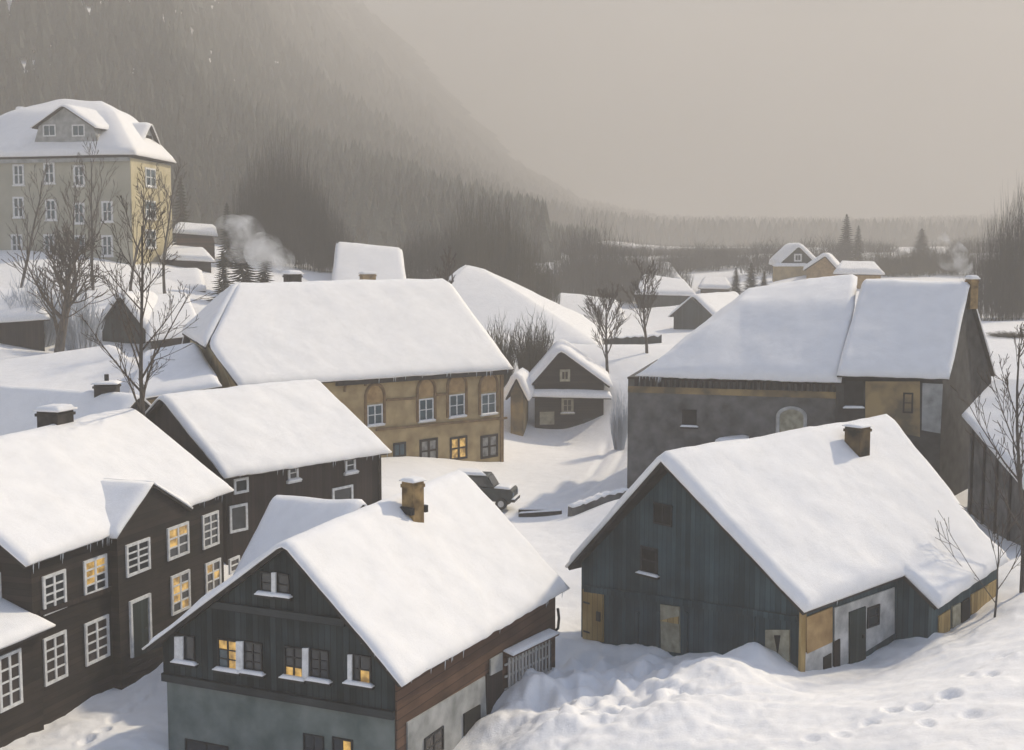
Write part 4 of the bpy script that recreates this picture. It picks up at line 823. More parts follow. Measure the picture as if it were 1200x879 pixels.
far_house('farmhouse', 'small peaked snow roof in front of the faint misty trees', 'house', P(752, 327, 238), P(800, 330, 238), P(764, 309, 248), P(786, 311, 248), 'slate', -9, T=.7, nu=14)
far_house('farmhouse', 'tiny snow roof just right of the grey-walled house', 'house', P(818, 338, 232), P(858, 339, 232), P(824, 328, 240), P(852, 329, 240), 'brown_v', -9.5, T=.7, nu=14)
far_house('farmhouse', 'tiny pale snow roof at the foot of the brownish trees', 'house', P(632, 322, 236), P(664, 323, 236), P(638, 311, 244), P(660, 312, 244), 'plaster_grey', -8.5, T=.7, nu=14)
far_house('farmhouse', 'low snow roof under the misty trees left of the bare field trees', 'house', P(690, 338, 226), P(744, 340, 226), P(698, 325, 236), P(736, 327, 236), 'rust', -9.5, T=.7, nu=14)
# pale yellow villa on the slope at upper left
def villa():
    FR, FL = P(152, 181, 146), P(-75, 179, 152); BR = P(199, 178, 160); BL = FL + (BR - FR); z = FR[2]
    for q in (FL, BR, BL): q[2] = z
    T0, T1 = P(76, 117, 160), P(116, 121, 161)
    r = empty('villa', V(FR[0] - 8, FR[1] + 4, -1), 'pale yellow four-storey villa with a snowy hipped roof above the village', 'house')
    c = (FL + FR + BL + BR) / 4; ex = lambda q, k: c + (q - c) * k + V(0, 0, 0)
    e = [V(*(c + (q - c) * 1.05)) for q in (FL, FR, BR, BL)]
    for q in e: q[2] = z
    K0, K1 = T0, T1
    def mid(q, t): return q + (t - q) * .55 + V(0, 0, 1.3)
    G = lgrid([[e[0], mid(e[0], T0), T0], [e[1], mid(e[1], T1), T1], [e[2], mid(e[2], T1), T1 + V(0, .05, 0)], [e[3], mid(e[3], T0), T0 + V(0, .05, 0)], [e[0] + V(0, .02, 0), mid(e[0], T0) + V(0, .02, 0), T0 + V(0, .02, 0)]], 14, 9)
    n = gnorm(G); b = gsolid(G - n * .004, G - n * .3).build('roof', M['board'], r); snow_on(G, b, .35, .1, 1, .05, edge=.4)
    mb = MB(); mb.prism([V(q[0], q[1], -5) for q in (FL, FR, BR, BL)], V(0, 0, z + 4.7)); mb.build('wall', M['cream'], r)
    S = Plane(FL, FR); E_ = Plane(FR, BR)
    mb = MB(); mb.obox(V(FR[0], FR[1], -5) + E_.n * .003 + E_.u * .02, E_.u * (np.linalg.norm((BR - FR)[:2]) - .04), E_.n * .06, V(0, 0, z + 4.6)); mb.build('lit_side_plaster', M['yellow'], r)  # sunlit look of this side put into a brighter yellow than the front
    mb = MB(); mb.obox(V(FL[0], FL[1], z - .75) + S.n * .003, FR - FL, S.n * .5, V(0, 0, .4)); mb.build('cornice', M['plaster_grey'], r)
    for cx, cy in ((58, 203), (22, 243), (60, 246), (93, 250), (126, 248), (93, 206), (20, 287), (58, 287), (93, 288), (126, 288), (22, 205)):
        window(S, cx, cy, 13, 25, r, 2, 2, frame='white', glass='glass_blue', fw=.22, bar=.1, proud=.1, snow_sill=True)
    for cx, cy in ((176, 208), (176, 246), (176, 280)):
        window(Plane(FR, BR, .065), cx, cy, 12, 22, r, 2, 2, frame='white', glass='glass_blue', fw=.2, bar=.1, proud=.1, snow_sill=True)
    # dormers
    D = Plane(FL, FR, -1.2)
    for x0, x1, xm, yt, yb in ((38, 118, 76, 126, 176),):
        a, bq, cq = D.hit(x0, yb), D.hit(x1, yb), D.hit(xm, yt); s0, s1 = D.hit(46, 146), D.hit(108, 146)
        mb = MB(); mb.prism([a, bq, s1, cq, s0], -D.n * 7); mb.build('dormer', M['plaster_grey'], r)
        o = D.n * .5; roof_on([[s1 + (s1 - cq) * .2 + o, cq + o + V(0, 0, .2), s0 + (s0 - cq) * .2 + o], [s1 + (s1 - cq) * .2 - D.n * 8, cq - D.n * 8 + V(0, 0, .2), s0 + (s0 - cq) * .2 - D.n * 8]], r, .35, nu=14, nv=10, edge=.3, name='dormer_roof')
        for cx in (58, 92): window(D, cx, 153, 15, 14, r, 2, 1, frame='white', glass='glass_blue', fw=.15, proud=.08)
    D2 = Plane(FR, BR, -1.5); a, bq, cq = D2.hit(160, 175), D2.hit(186, 175), D2.hit(173, 146); mb = MB(); mb.prism([a, bq, cq + (bq - cq) * .5, cq, cq + (a - cq) * .5], -D2.n * 5); mb.build('dormer', M['plaster_grey'], r)
    roof_on([[bq + D2.n * .4, cq + D2.n * .4 + V(0, 0, .15), a + D2.n * .4], [bq - D2.n * 6, cq - D2.n * 6 + V(0, 0, .15), a - D2.n * 6]], r, .3, nu=12, nv=8, edge=.3, name='dormer_roof')
    window(D2, 173, 165, 9, 13, r, 1, 1, frame='dark', glass='dark', fw=.12)
    chimney(-14, -2, 128, 140, 162, r, 'brick_dk', T=.4, yaw=.2)
    chimney(20, 30, 126, 138, 164, r, 'brick_dk', T=.4, yaw=.2)
villa()
# the ochre building's own smoking chimney
ob = bpy.data.objects['ochre_building']
_, SM1 = chimney(332, 354, 318, 336, 94.5, ob, 'brick_dk', T=.3, yaw=.6)

# ------------------------------------------------------------------ vehicle, walls, rails
def off_road_car():
    c = P(577, 594, 79.5); r = empty('parked_car', c, 'dark green boxy car with snow on its bonnet, parked below the ochre building', 'car')
    th = math.radians(12); f = V(math.cos(th), -math.sin(th), 0); s = V(f[1], -f[0], 0); s = s if s[1] < 0 else -s; up = V(0, 0, 1)
    def q(a, b, h): return c + (f * (a - .5) + s * b + up * h) * 1.08
    def shape(prof, w, name, mat, par, bev=.05):
        mb = MB(); mb.prism([q(a, -w, h) for a, h in prof], s * 2 * w); o = mb.build(name, M[mat], par)
        m = o.modifiers.new('soft', 'BEVEL'); m.width = bev; m.segments = 2; return o
    body = shape([(-2.0, .45), (-2.0, 1.15), (-1.95, 1.25), (.75, 1.25), (1.75, 1.18), (1.85, 1.05), (1.85, .45)], .85, 'body', 'carpaint', r)
    cab = shape([(-1.9, 1.255), (-1.75, 1.95), (.3, 1.95), (.75, 1.255)], .74, 'cabin', 'carpaint', r)
    for a0, a1, t0, t1 in ((-1.62, -.75, -1.6, -.75), (-.62, .35, -.62, .12)):
        mb = MB(); mb.prism([q(a0, .742, 1.36), q(a1, .742, 1.36), q(t1, .742, 1.84), q(t0, .742, 1.84)], s * .015); mb.build('side_window', M['glass'], cab)
    mb = MB(); mb.prism([q(.70, -.62, 1.36), q(.70, .62, 1.36), q(.385, .6, 1.86), q(.385, -.6, 1.86)], f * .03); mb.build('windscreen', M['glass'], cab)
    for a, nm in ((1.86, 'bumper'), (-2.08, 'bumper')):
        mb = MB(); mb.cbox(q(a + .05, 0, .55), f * .16, s * 1.7, up * .18); o = mb.build(nm, M['iron'], r)
        G = lgrid([[q(a - .03, -.84, .642), q(a + .13, -.84, .642)], [q(a - .03, .84, .642), q(a + .13, .84, .642)]], 12, 5); snow_on(G, o, .08, .01, 0, .01, 'snow', edge=.06)
    for a in (-1.3, 1.2):
        for b in (-.74, .74):
            mb = MB(); mb.tube([q(a, b - .12, .36), q(a, b + .12, .36)], .37, 18); t_ = mb.build('wheel', M['rubber'], r, smooth=False)
            mb = MB(); sg = 1 if b > 0 else -1; mb.tube([q(a, b + .12 * sg, .36), q(a, b + .14 * sg, .36)], .2, 14); mb.build('rim', M['greywood'], t_)
    for b in (-.6, .6):
        mb = MB(); mb.tube([q(1.85, b, .9), q(1.89, b, .9)], .12, 12); mb.build('headlight', M['glass_blue'], r)
    mb = MB(); mb.obox(q(-.6, .852, .5), f * .95, s * .01, up * .7); mb.build('door', M['carpaint'], r)
    snow_on(lgrid([[q(-1.7, -.7, 1.953), q(-1.7, .7, 1.953)], [q(-.4, -.7, 1.953), q(.28, .7, 1.953)]], 16, 12), cab, .16, .02, 0, .04, 'snow', edge=.15)
    snow_on(lgrid([[q(.85, -.2, 1.255), q(.8, .75, 1.25)], [q(1.7, -.7, 1.2), q(1.7, .78, 1.2)]], 14, 12), body, .14, .02, 0, .04, 'snow', edge=.15)
off_road_car()
def low_wall(label, a, b, h, mat, n=22):
    mb = MB(); u = nrm(b - a); s = V(u[1], -u[0], 0); top = []
    pts = [a + (b - a) * i / n for i in range(n + 1)]; k = []
    for q in pts:
        z = gz(q[0], q[1]); k.append((V(q[0], q[1], z - .6), V(q[0], q[1], z + h * R.uniform(.75, 1.1))))
    vs = []; fs = []
    for lo, hi in k: vs += [lo - s * .3, hi - s * .22, hi + s * .22, lo + s * .3]
    for i in range(n):
        o = 4 * i
        for j in range(3): fs.append((o + j, o + j + 1, o + 4 + j + 1, o + 4 + j))
    fs += [(0, 3, 2, 1), (4 * n, 4 * n + 1, 4 * n + 2, 4 * n + 3)]
    mb.add(vs, fs); o = mb.build('stone_wall', M[mat], None, loc=k[0][0]); tag(o, label, 'wall')
    G = np.array([[hi - s * .24 + V(0, 0, .004), hi + s * .24 + V(0, 0, .004)] for lo, hi in k]); G = np.stack([G[:, 0] * (1 - t) + G[:, 1] * t for t in np.linspace(0, 1, 5)], 1)
    ORIGIN[o.name] = np.array(k[0][0]); snow_on(G, o, .16, .01, 0, .04, 'snow', edge=.12)
low_wall('low dark stone wall edging the snow bank left of the stone barn', P(736, 580, 74), P(668, 604, 72), .5, 'stone')
low_wall('dark field wall crossing the snow below the bare trees', P(676, 412, 148), P(775, 408, 148), .9, 'slate')
def rails():
    r = empty('plank_bridge', P(630, 597, 77), 'snow-topped dark timber rails lying in the yard right of the car', 'timber')
    for dy, Y in ((0, 78.5), (6, 76.8)):
        a, b = P(608, 590 + dy, Y), P(658, 597 + dy, Y - .8); a[2] = gz(a[0], a[1]) + .22; b[2] = gz(b[0], b[1]) + .22; u = nrm(b - a); s = V(u[1], -u[0], 0)
        mb = MB(); mb.obox(a - s * .08 - V(0, 0, .3), b - a, s * .16, V(0, 0, .3)); o = mb.build('beam', M['board'], r)
        snow_on(lgrid([[a - s * .09 + V(0, 0, .004), a + s * .09 + V(0, 0, .004)], [b - s * .09 + V(0, 0, .004), b + s * .09 + V(0, 0, .004)]], 20, 4), o, .09, .0, 0, .02, 'snow', edge=.06)
    for t in (.05, .95):
        a, b = P(608, 590, 78.5), P(608, 596, 76.8); d = (P(658, 597, 77.7) - a) * t; mb = MB(); q0, q1 = a + d, b + d; q0[2] = gz(q0[0], q0[1]) + .02; q1[2] = gz(q1[0], q1[1]) + .02; w = q1 - q0; mb.obox(q0 - V(0, 0, .25), w, V(.2, 0, 0), V(0, 0, .2)); mb.build('sleeper', M['board'], r)
rails()

# ------------------------------------------------------------------ trees
def grow(mb_t, mb_c, q, d, L, r, lev, rnd, cfg):
    n = 6 if lev == 0 else 4; pts = [q]; rad = [r]; dd = d.copy()
    for i in range(n):
        dd = nrm(dd + V(rnd.gauss(0, cfg['wob']), rnd.gauss(0, cfg['wob']), cfg['up'] * (1 if lev else 0))); pts.append(pts[-1] + dd * L / n); rad.append(r * (1 - .82 * (i + 1) / n) if lev else r * (1 - .75 * (i + 1) / n))
    (mb_t if lev <= cfg.get('tl', 0) else mb_c).tube(pts, [max(x, cfg['rmin']) for x in rad], 7 if lev == 0 else (5 if lev == 1 else 3), cap=False)
    if lev >= cfg['lev']: return
    k = cfg['n'][lev]
    for i in range(k):
        f = cfg['f0'] + (1 - cfg['f0']) * (i + rnd.random()) / k if lev == 0 else .2 + .8 * (i + rnd.random()) / k
        f = min(f, .98); x = f * n; j = min(int(x), n - 1); p0 = pts[j] + (pts[j + 1] - pts[j]) * (x - j); td = nrm(pts[j + 1] - pts[j])
        az = rnd.uniform(0, 2 * math.pi) if lev else i * 2.4 + rnd.uniform(-.5, .5); ref = nrm(np.cross(td, V(.3, .7, .2))); b2 = np.cross(td, ref); an = math.radians(rnd.uniform(*cfg['ang']))
        nd = td * math.cos(an) + (ref * math.cos(az) + b2 * math.sin(az)) * math.sin(an)
        ll = L * rnd.uniform(*cfg['len']) * ((1.15 - .75 * f) if lev == 0 else (1.1 - .5 * f))
        grow(mb_t, mb_c, p0, nrm(nd), ll, max(rad[j] * .5, cfg['rmin']), lev + 1, rnd, cfg)
def bare_tree(label, base, h, r, seed, cat='tree', group=None, name='bare_tree', mat=('bark', 'twig'), **kw):
    cfg = dict(wob=.06, up=.1, lev=3, n=(16, 7, 5), f0=.28, ang=(28, 52), len=(.34, .55), rmin=.012); cfg.update(kw)
    rnd = random.Random(seed); e = empty(name, base, label, cat, group); t_, c_ = MB(), MB()
    grow(t_, c_, np.array(base, float) - V(0, 0, .3), nrm(V(rnd.gauss(0, .03), rnd.gauss(0, .03), 1)), h, r, 0, rnd, cfg)
    t_.build('trunk', M[mat[0]], e, smooth=True); c_.build('crown', M[mat[1]], e, smooth=True); return e
def gnd(px, py, Y):
    q = P(px, py, Y); q[2] = gz(q[0], q[1]); return q
b = gnd(172, 500, 58.7); b[0] = (172 - 600) / F * 58.7
bare_tree('tall bare tree rising between the log house and the cottage', b, P(168, 246, 58.7)[2] - b[2], .15, 5, f0=.34, n=(19, 8, 4), len=(.28, .46), ang=(24, 48), rmin=.012, wob=.05, up=.07)
b = gnd(65, 412, 102); bare_tree('bare spreading tree with a thick dark trunk beside the small dark hut', b, P(66, 296, 102)[2] - b[2], .5, 8, f0=.3, n=(13, 8, 5), len=(.5, .75), ang=(30, 58), rmin=.03, up=.14)
k = 0
for px, pt, pb, Y, sd in ((108, 185, 300, 128, 21), (22, 205, 300, 126, 22), (86, 225, 305, 124, 23), (150, 215, 310, 126, 24), (192, 205, 312, 130, 25)):
    q = gnd(px, pb, Y); bare_tree(('bare tree in front of the middle of the yellow villa, tallest there', 'bare tree before the left part of the villa', 'short bare tree below the villa windows', 'bare tree before the corner of the villa', 'bare tree before the bright yellow side of the villa')[k], q, P(px, pt, Y)[2] - q[2], .17, sd, f0=.2, n=(11, 5, 3), len=(.36, .58), ang=(18, 40), rmin=.02, group='bare trees before the villa'); k += 1
q = gnd(712, 443, 116); bare_tree('fan-shaped bare tree right behind the chalet', q, P(712, 352, 116)[2] - q[2], .16, 31, f0=.2, n=(14, 8, 5), len=(.4, .7), ang=(22, 42), rmin=.022)
q = gnd(758, 420, 121); bare_tree('slender bare tree between the chalet tree and the stone barn', q, P(757, 318, 121)[2] - q[2], .16, 32, f0=.2, n=(15, 8, 4), len=(.36, .6), ang=(20, 38), rmin=.022)
q = gnd(1198, 690, 52); bare_tree('tall bare tree at right edge in front of the dark barn roof', q, P(1180, 395, 52)[2] - q[2], .12, 41, f0=.25, n=(13, 6, 4), len=(.34, .52), ang=(18, 40), rmin=.014)
q = gnd(1166, 700, 49.6); bare_tree('small leafless shrub at the low end of the farm cottage roof', q, P(1140, 600, 49.6)[2] - q[2], .05, 43, f0=.15, n=(7, 4, 3), len=(.5, .8), ang=(20, 50), rmin=.012, cat='shrub', name='shrub')
q = gnd(522, 420, 112); q[2] = P(522, 345, 112)[2] - 3; bare_tree('small dark bare tree showing over the right end of the ochre building ridge', q, P(520, 296, 112)[2] - q[2], .12, 45, f0=.3, n=(14, 7, 4), len=(.3, .5), ang=(15, 36), rmin=.03)
# fan shrubs and misty masses: many fine upright twigs
def fan_mesh(rnd, n, spread, lean=.5, sub=3, r0=.05, low=.0, wide=.25):
    mb = MB()
    for _ in range(n):
        az = rnd.uniform(0, 6.283); rr = math.sqrt(rnd.random()); d = nrm(V(math.cos(az) * rr * spread * (1 - wide * .8), math.sin(az) * rr * spread * (1 - wide * .8), 1)); L = rnd.uniform(.4, 1) ** .9 * (1 - (.25 + .3 * wide) * rr ** 2)
        q = V(math.cos(az) * rr * spread * wide, math.sin(az) * rr * spread * wide, low * rnd.random()); pts = [q]
        for i in range(4): d = nrm(d + V(rnd.gauss(0, .07), rnd.gauss(0, .07), .06)); pts.append(pts[-1] + d * L / 4)
        mb.tube(pts, [r0, r0 * .8, r0 * .6, r0 * .4, r0 * .15], 3, cap=False)
        for _s in range(sub):
            j = rnd.randint(1, 3); t = rnd.random(); p0 = pts[j] + (pts[j + 1] - pts[j]) * t; a = nrm(V(rnd.gauss(0, .5), rnd.gauss(0, .5), .9)); l2 = L * rnd.uniform(.12, .3); mb.tube([p0, p0 + a * l2 * .5, p0 + nrm(a + V(0, 0, .4)) * l2], [r0 * .5, r0 * .4, r0 * .12], 3, cap=False)
    return mb
def proto(name, mat, mb, tr=.03, trunkmat='bark', th=.5):
    e = bpy.data.objects.new(name, None); ORIGIN[e.name] = V(0, 0, 0); t_ = MB(); t_.tube([V(0, 0, -.08), V(0, 0, th * .5), V(.005, 0, th)], [tr, tr * .8, tr * .3], 6); COL.objects.link(e)
    t_.build('trunk', M[trunkmat], e); mb.build('crown', M[mat], e); return e
PROTO = {}
def place(key, q, h, w, label, cat='tree', group=None, name=None):
    src = PROTO[key]
    if not src.get('used'): o = src['o']; ch = list(o.children); src['used'] = True
    else:
        o = src['o'].copy(); COL.objects.link(o)
        for c in src['o'].children: d = c.copy(); COL.objects.link(d); d.parent = o
    o.location = [float(x) for x in q]; o.rotation_euler = (0, 0, R.uniform(0, 6.28)); o.scale = (w, w, h)
    for kx in ('label', 'category', 'group'):
        if kx in o: del o[kx]
    tag(o, label, cat, group); return o
def spruce_mesh(rnd, tiers=26, per=15):
    mb = MB()
    for i in range(tiers):
        z = .06 + .92 * i / tiers; rr = .5 * (1 - z) ** .85 * rnd.uniform(.82, 1.08) + .012
        for j in range(per):
            az = rnd.uniform(0, 6.283); l = rr * rnd.uniform(.65, 1.1); d = V(math.cos(az), math.sin(az), 0); s = V(-d[1], d[0], 0); dz = -.10 * l - .02; w = l * .3 + .012
            a = V(0, 0, z + .02); m1 = d * l * .55 + V(0, 0, z + dz * .35); e = d * l + V(0, 0, z + dz + .02)
            mb.add([a, m1 + s * w * .5, e, m1 - s * w * .5, m1 + V(0, 0, -.02)], [(0, 1, 4), (1, 2, 4), (2, 3, 4), (3, 0, 4)])
    return mb
rp = random.Random(3)
PROTO['bush'] = dict(o=proto('shrub', 'bush', fan_mesh(rp, 420, .75, r0=.008, sub=4), .02, th=.3))
PROTO['frost'] = dict(o=proto('frosted_shrub', 'frost', fan_mesh(rp, 300, .8, r0=.01, sub=5), .02, th=.3))
PROTO['mist'] = dict(o=proto('misty_tree', 'twig_grey', fan_mesh(rp, 560, .62, r0=.004, sub=6, low=.15, wide=1.0), .018, th=.55))
PROTO['mist2'] = dict(o=proto('misty_tree', 'bush', fan_mesh(rp, 520, .66, r0=.004, sub=6, low=.15, wide=1.0), .018, th=.55))
PROTO['spruce'] = dict(o=proto('spruce', 'needle', spruce_mesh(rp), .02, th=.9))
PROTO['spruce2'] = dict(o=proto('spruce', 'needle_ol', spruce_mesh(rp, 24, 14), .02, th=.9))
def pl(key, px, top, bot, wpx, Y, label, cat='tree', group=None):
    q = P(px, bot, Y); q[2] = gz(q[0], q[1]) - .2; h = P(px, top, Y)[2] - q[2]; place(key, q, h, wpx / F * Y, label, cat, group)
pl('bush', 585, 372, 440, 52, 117, 'olive-brown fan-shaped shrub beside the right verge of the ochre roof', 'shrub')
pl('bush', 624, 368, 440, 56, 118, 'darker fan-shaped shrub just above the chalet roof', 'shrub')
pl('bush', 1182, 388, 445, 60, 126, 'grey-brown thicket right of the stone barn chimney', 'shrub')
pl('frost', 45, 318, 385, 80, 112, 'frosted blue-white shrub behind the thick-trunked tree', 'shrub')
pl('frost', 95, 335, 400, 60, 109, 'smaller frosted shrub right of the thick-trunked tree', 'shrub')
pl('frost', 726, 458, 482, 26, 100, 'frosted shrub at the corner between chalet and stone barn', 'shrub')
for (px, tp, w, Y, lb, key) in ((215, 203, 44, 176, 'olive spruce just right of the villa', 'spruce2'), (268, 234, 40, 158, 'dark spruce rising left of the misty tall trees', 'spruce'), (285, 262, 62, 138, 'broad black spruce under the chimney smoke', 'spruce'), (262, 292, 46, 132, 'short black spruce at the ochre building hip', 'spruce'), (310, 285, 50, 134, 'black spruce just left of the smoking chimney', 'spruce'),
    (862, 312, 34, 190, 'left one of the dark evergreens before the ochre house', 'spruce'), (880, 306, 40, 188, 'broadest dark evergreen before the ochre house', 'spruce'), (895, 316, 28, 189, 'right one of the dark evergreens before the ochre house', 'spruce'),
    (990, 248, 40, 275, 'tall pale spruce in the mist above the barn roof step', 'spruce'), (1004, 262, 30, 280, 'shorter pale spruce next to the tall one in the mist', 'spruce'), (1078, 266, 46, 290, 'pale blunt spruce in the mist left of the barn chimney', 'spruce')):
    pl(key, px, tp, 345, w, Y, lb)
ms = [(300, 190, 46, 168), (318, 164, 44, 170), (338, 158, 46, 176), (356, 186, 48, 168), (374, 212, 44, 166), (392, 250, 40, 164)]
lb = ('left edge tree of the tall misty clump over the ochre roof', 'second-highest tree of the tall misty clump over the ochre roof', 'highest misty tree of the clump over the ochre roof', 'misty tree sloping off right of the highest one', 'lower misty tree right in the clump over the ochre roof', 'lowest misty tree beside the big white roof')
for (px, tp, w, Y), l in zip(ms, lb): pl('mist', px, tp, 345, w, Y, l, group='misty trees left of the big white roof')
ms = [(478, 284, 40, 168), (500, 262, 46, 170), (522, 262, 44, 176), (548, 232, 48, 176), (574, 226, 50, 178), (597, 244, 48, 178), (615, 270, 42, 174), (632, 300, 36, 176)]
lb = ('misty tree at the right end of the big white roof', 'misty tree over the right end of the ochre ridge', 'misty tree just left of the pyramid roof peak', 'tall misty tree directly over the pyramid roof peak', 'tallest brownish misty tree right of the pyramid roof peak', 'brownish misty tree over the right slope of the pyramid roof', 'lower brownish tree over the right slope of the pyramid roof', 'lowest brownish tree by the foot of the pyramid roof')
for i, ((px, tp, w, Y), l) in enumerate(zip(ms, lb)): pl('mist2' if i > 2 else 'mist', px, tp, 365, w, Y, l, group='misty trees behind the pyramid roof')
ms = [(668, 272, 56, 222), (690, 258, 60, 226), (712, 268, 58, 224), (734, 280, 54, 222), (756, 288, 54, 240), (778, 294, 50, 244)]
lb = ('pale misty tree at left of the group above the low snow roof', 'highest pale misty tree above the low snow roof', 'pale misty tree right of the highest over the low snow roof', 'shorter pale misty tree over the low roof end', 'pale misty tree at left of the distant grey-walled house', 'smallest pale misty tree before the distant grey-walled house')
for (px, tp, w, Y), l in zip(ms, lb): pl('mist', px, tp, 362, w, Y, l, group='misty trees above the low snow roof')
ms = [(1162, 268, 50, 150), (1182, 238, 56, 152), (1206, 205, 64, 154), (1228, 190, 60, 156)]
lb = ('lowest of the dark misty trees right of the smoking barn chimney', 'middle dark misty tree at right edge above the thicket', 'tallest dark misty tree, cut by the right edge', 'dark misty tree beyond the right edge')
for (px, tp, w, Y), l in zip(ms[:3], lb): pl('mist', px, tp, 385, w, Y, l, group='misty trees at right edge')
ms = [(1022, 292, 44, 238, 'misty shrub-like tree right of the low orange house'), (1045, 286, 46, 242, 'brownish misty tree over the left end of the raised barn ridge'), (1066, 292, 46, 240, 'brownish misty tree over the middle of the raised barn ridge'), (1088, 284, 48, 244, 'brownish misty tree left of the thin barn smoke'), (1110, 290, 46, 246, 'brownish misty tree behind the thin barn smoke'), (1132, 282, 46, 240, 'brownish misty tree right behind the barn chimney')]
for px, tp, w, Y, l in ms: pl('mist2', px, tp, 345, w, Y, l, group='brownish misty trees behind the raised barn ridge')
ms = [(676, 290, 60, 330), (702, 284, 64, 340), (732, 290, 60, 336), (762, 286, 64, 350), (790, 292, 60, 345), (822, 286, 66, 352), (852, 290, 60, 346), (884, 284, 64, 356), (1010, 280, 62, 350), (1150, 276, 64, 330)]
lb = ('first', 'second', 'third', 'fourth', 'fifth', 'sixth', 'seventh', 'eighth', 'ninth', 'tenth')
for (px, tp, w, Y), l in zip(ms, lb): pl('mist', px, tp, 345, w, Y, l + ' from left of the palest tree clumps on the far valley edge', group='palest tree clumps on the far valley edge')
ms = [(800, 292, 66, 285, 'faint misty tree over the distant grey-walled house'), (824, 284, 70, 290, 'faint misty tree behind the faint pale house, left one'), (850, 290, 68, 292, 'faint misty tree behind the faint pale house, right one'), (906, 280, 62, 262, 'faint misty tree left behind the white-edged ochre gable'), (962, 276, 62, 268, 'faint misty tree between the ochre gable and the pale tall spruce'), (648, 304, 44, 250, 'faint misty tree between the brownish trees and the pale group')]
for px, tp, w, Y, l in ms: pl('mist', px, tp, 345, w, Y, l, group='faint misty trees far across the valley')
for e in [p['o'] for p in PROTO.values() if not p.get('used')]:
    for c in list(e.children): bpy.data.objects.remove(c)
    bpy.data.objects.remove(e)
# far wood on the hillside, one mass
def forest():
    rs = np.random.RandomState(5); N = 74000
    a = rs.uniform(-480, 1650, N); Y = 238 + 1460 * rs.rand(N) ** 1.25; x = (a - 600) / F * Y
    f = fbm(x * .012, Y * .012, 3); hh = hill_h(x, Y)
    keep = np.where((hh > 1.5) & ((a < 700) | (Y > 640)), f > -9, (f > 9))
    keep &= rs.rand(N) < np.where(a < 700, .85, .55)
    a, Y, x = a[keep], Y[keep], x[keep]; zg = ground_h(x, Y) - .5; vs, fs = [], []; k = 0
    for i in range(len(x)):
        z = zg[i]; h = rs.uniform(6, 14) * (1 + max(0, Y[i] - 550) / 800) * (1 if a[i] < 640 or Y[i] > 640 else .5); w = h * rs.uniform(.15, .27) * (1 if Y[i] < 500 else 1.4) * (1 + max(0, Y[i] - 700) / 500)
        T_ = 4 if Y[i] < 430 else (2 if Y[i] < 650 else 1)
        for t in range(T_):
            z0 = z + h * (.03 + .8 * t / max(T_, 2)); z1 = z + h * (1 - (1 - (t + 1) / T_) * .55); rr = w * (1.1 - .85 * t / max(T_, 2)); m = 5; off = rs.uniform(0, 6)
            for j in range(m): th = 6.283 * j / m + off; q = rr * rs.uniform(.6, 1.25); vs.append((x[i] + math.cos(th) * q, Y[i] + math.sin(th) * q, z0 + rs.uniform(-.3, .3)))
            vs.append((x[i], Y[i], z1))
            for j in range(m): fs.append((k + j, k + (j + 1) % m, k + m))
            k += m + 1
    me = bpy.data.meshes.new('forest'); me.from_pydata(vs, [], fs); me.materials.append(M['needle']); o = bpy.data.objects.new('forest', me); COL.objects.link(o); tag(o, 'misty wood covering the hillside', None, kind='stuff')
forest()
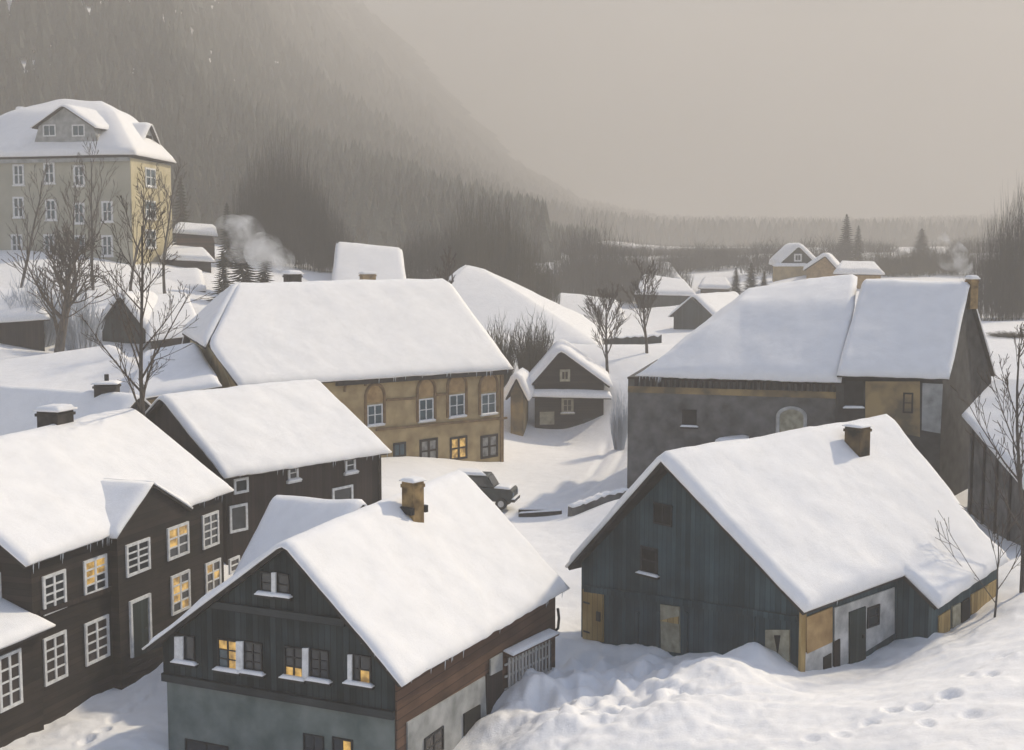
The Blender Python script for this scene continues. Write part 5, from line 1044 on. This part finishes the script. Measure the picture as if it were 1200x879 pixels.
# ------------------------------------------------------------------ smoke and haze
def volume_mat(name, color, dens, aniso=.2, noise=None):
    m = bpy.data.materials.new(name); m.use_nodes = True; t = m.node_tree; t.nodes.clear(); o = t.nodes.new('ShaderNodeOutputMaterial'); v = t.nodes.new('ShaderNodeVolumePrincipled')
    v.inputs['Color'].default_value = (*color, 1); v.inputs['Density'].default_value = dens; v.inputs['Anisotropy'].default_value = aniso
    if noise:
        tc = t.nodes.new('ShaderNodeTexCoord'); n = t.nodes.new('ShaderNodeTexNoise'); n.inputs['Scale'].default_value = noise; n.inputs['Detail'].default_value = 6; n.inputs['Roughness'].default_value = .62; n.inputs['Distortion'].default_value = .6; t.links.new(tc.outputs['Object'], n.inputs['Vector'])
        mr = t.nodes.new('ShaderNodeMapRange'); mr.inputs['From Min'].default_value = .47; mr.inputs['From Max'].default_value = .72; mr.inputs['To Max'].default_value = dens; t.links.new(n.outputs['Fac'], mr.inputs['Value']); t.links.new(mr.outputs[0], v.inputs['Density'])
    t.links.new(v.outputs[0], o.inputs['Volume'])
    return m
def smoke(label, path, rad, dens):
    rnd = random.Random(9); mb = MB(); K = 14
    pts = [np.array(p, float) for p in path]; fine = []; rr = []
    for i in range(len(pts) - 1):
        for s in range(6): fine.append(pts[i] + (pts[i + 1] - pts[i]) * s / 6); rr.append(rad[i] + (rad[i + 1] - rad[i]) * s / 6)
    n = len(fine); rr = [r_ * (.85 + .5 * float(fbm(np.array([i * .4]), np.array([9.0]), 2)[0])) for i, r_ in enumerate(rr)]; mb.tube(fine, rr, 16)
    o = mb.build('chimney_smoke', volume_mat('smoke', (.96, .97, .985), dens, .0, .55), None); bm = bmesh.new(); bm.from_mesh(o.data); bmesh.ops.recalc_face_normals(bm, faces=bm.faces); bm.to_mesh(o.data); bm.free(); o['label'] = label; o['kind'] = 'stuff'
smoke('pale blue smoke drifting left from the ochre building chimney', [SM1 + V(0, 0, .05), P(336, 306, 95), P(318, 300, 97), P(300, 290, 99), P(280, 278, 101), P(262, 268, 103)], [.25, .9, 1.6, 2.1, 2.2, 1.2], .8)
smoke('thin pale smoke from the stone barn chimney', [P(1138, 321, 80.2), P(1130, 312, 81), P(1120, 304, 82), P(1108, 294, 83), P(1096, 282, 84)], [.2, .7, 1.1, 1.3, .8], 1.0)
HZ = volume_mat('haze air', (.80, .755, .695), 0.00165, 0.0)
mb = MB(); mb.hexa([(-1200, -60, -22), (1200, -60, -22), (1200, 1850, -22), (-1200, 1850, -22), (-1200, -60, 285), (1200, -60, 285), (1200, 1850, 285), (-1200, 1850, 285)]); hz = mb.build('haze', HZ, None); hz['kind'] = 'stuff'
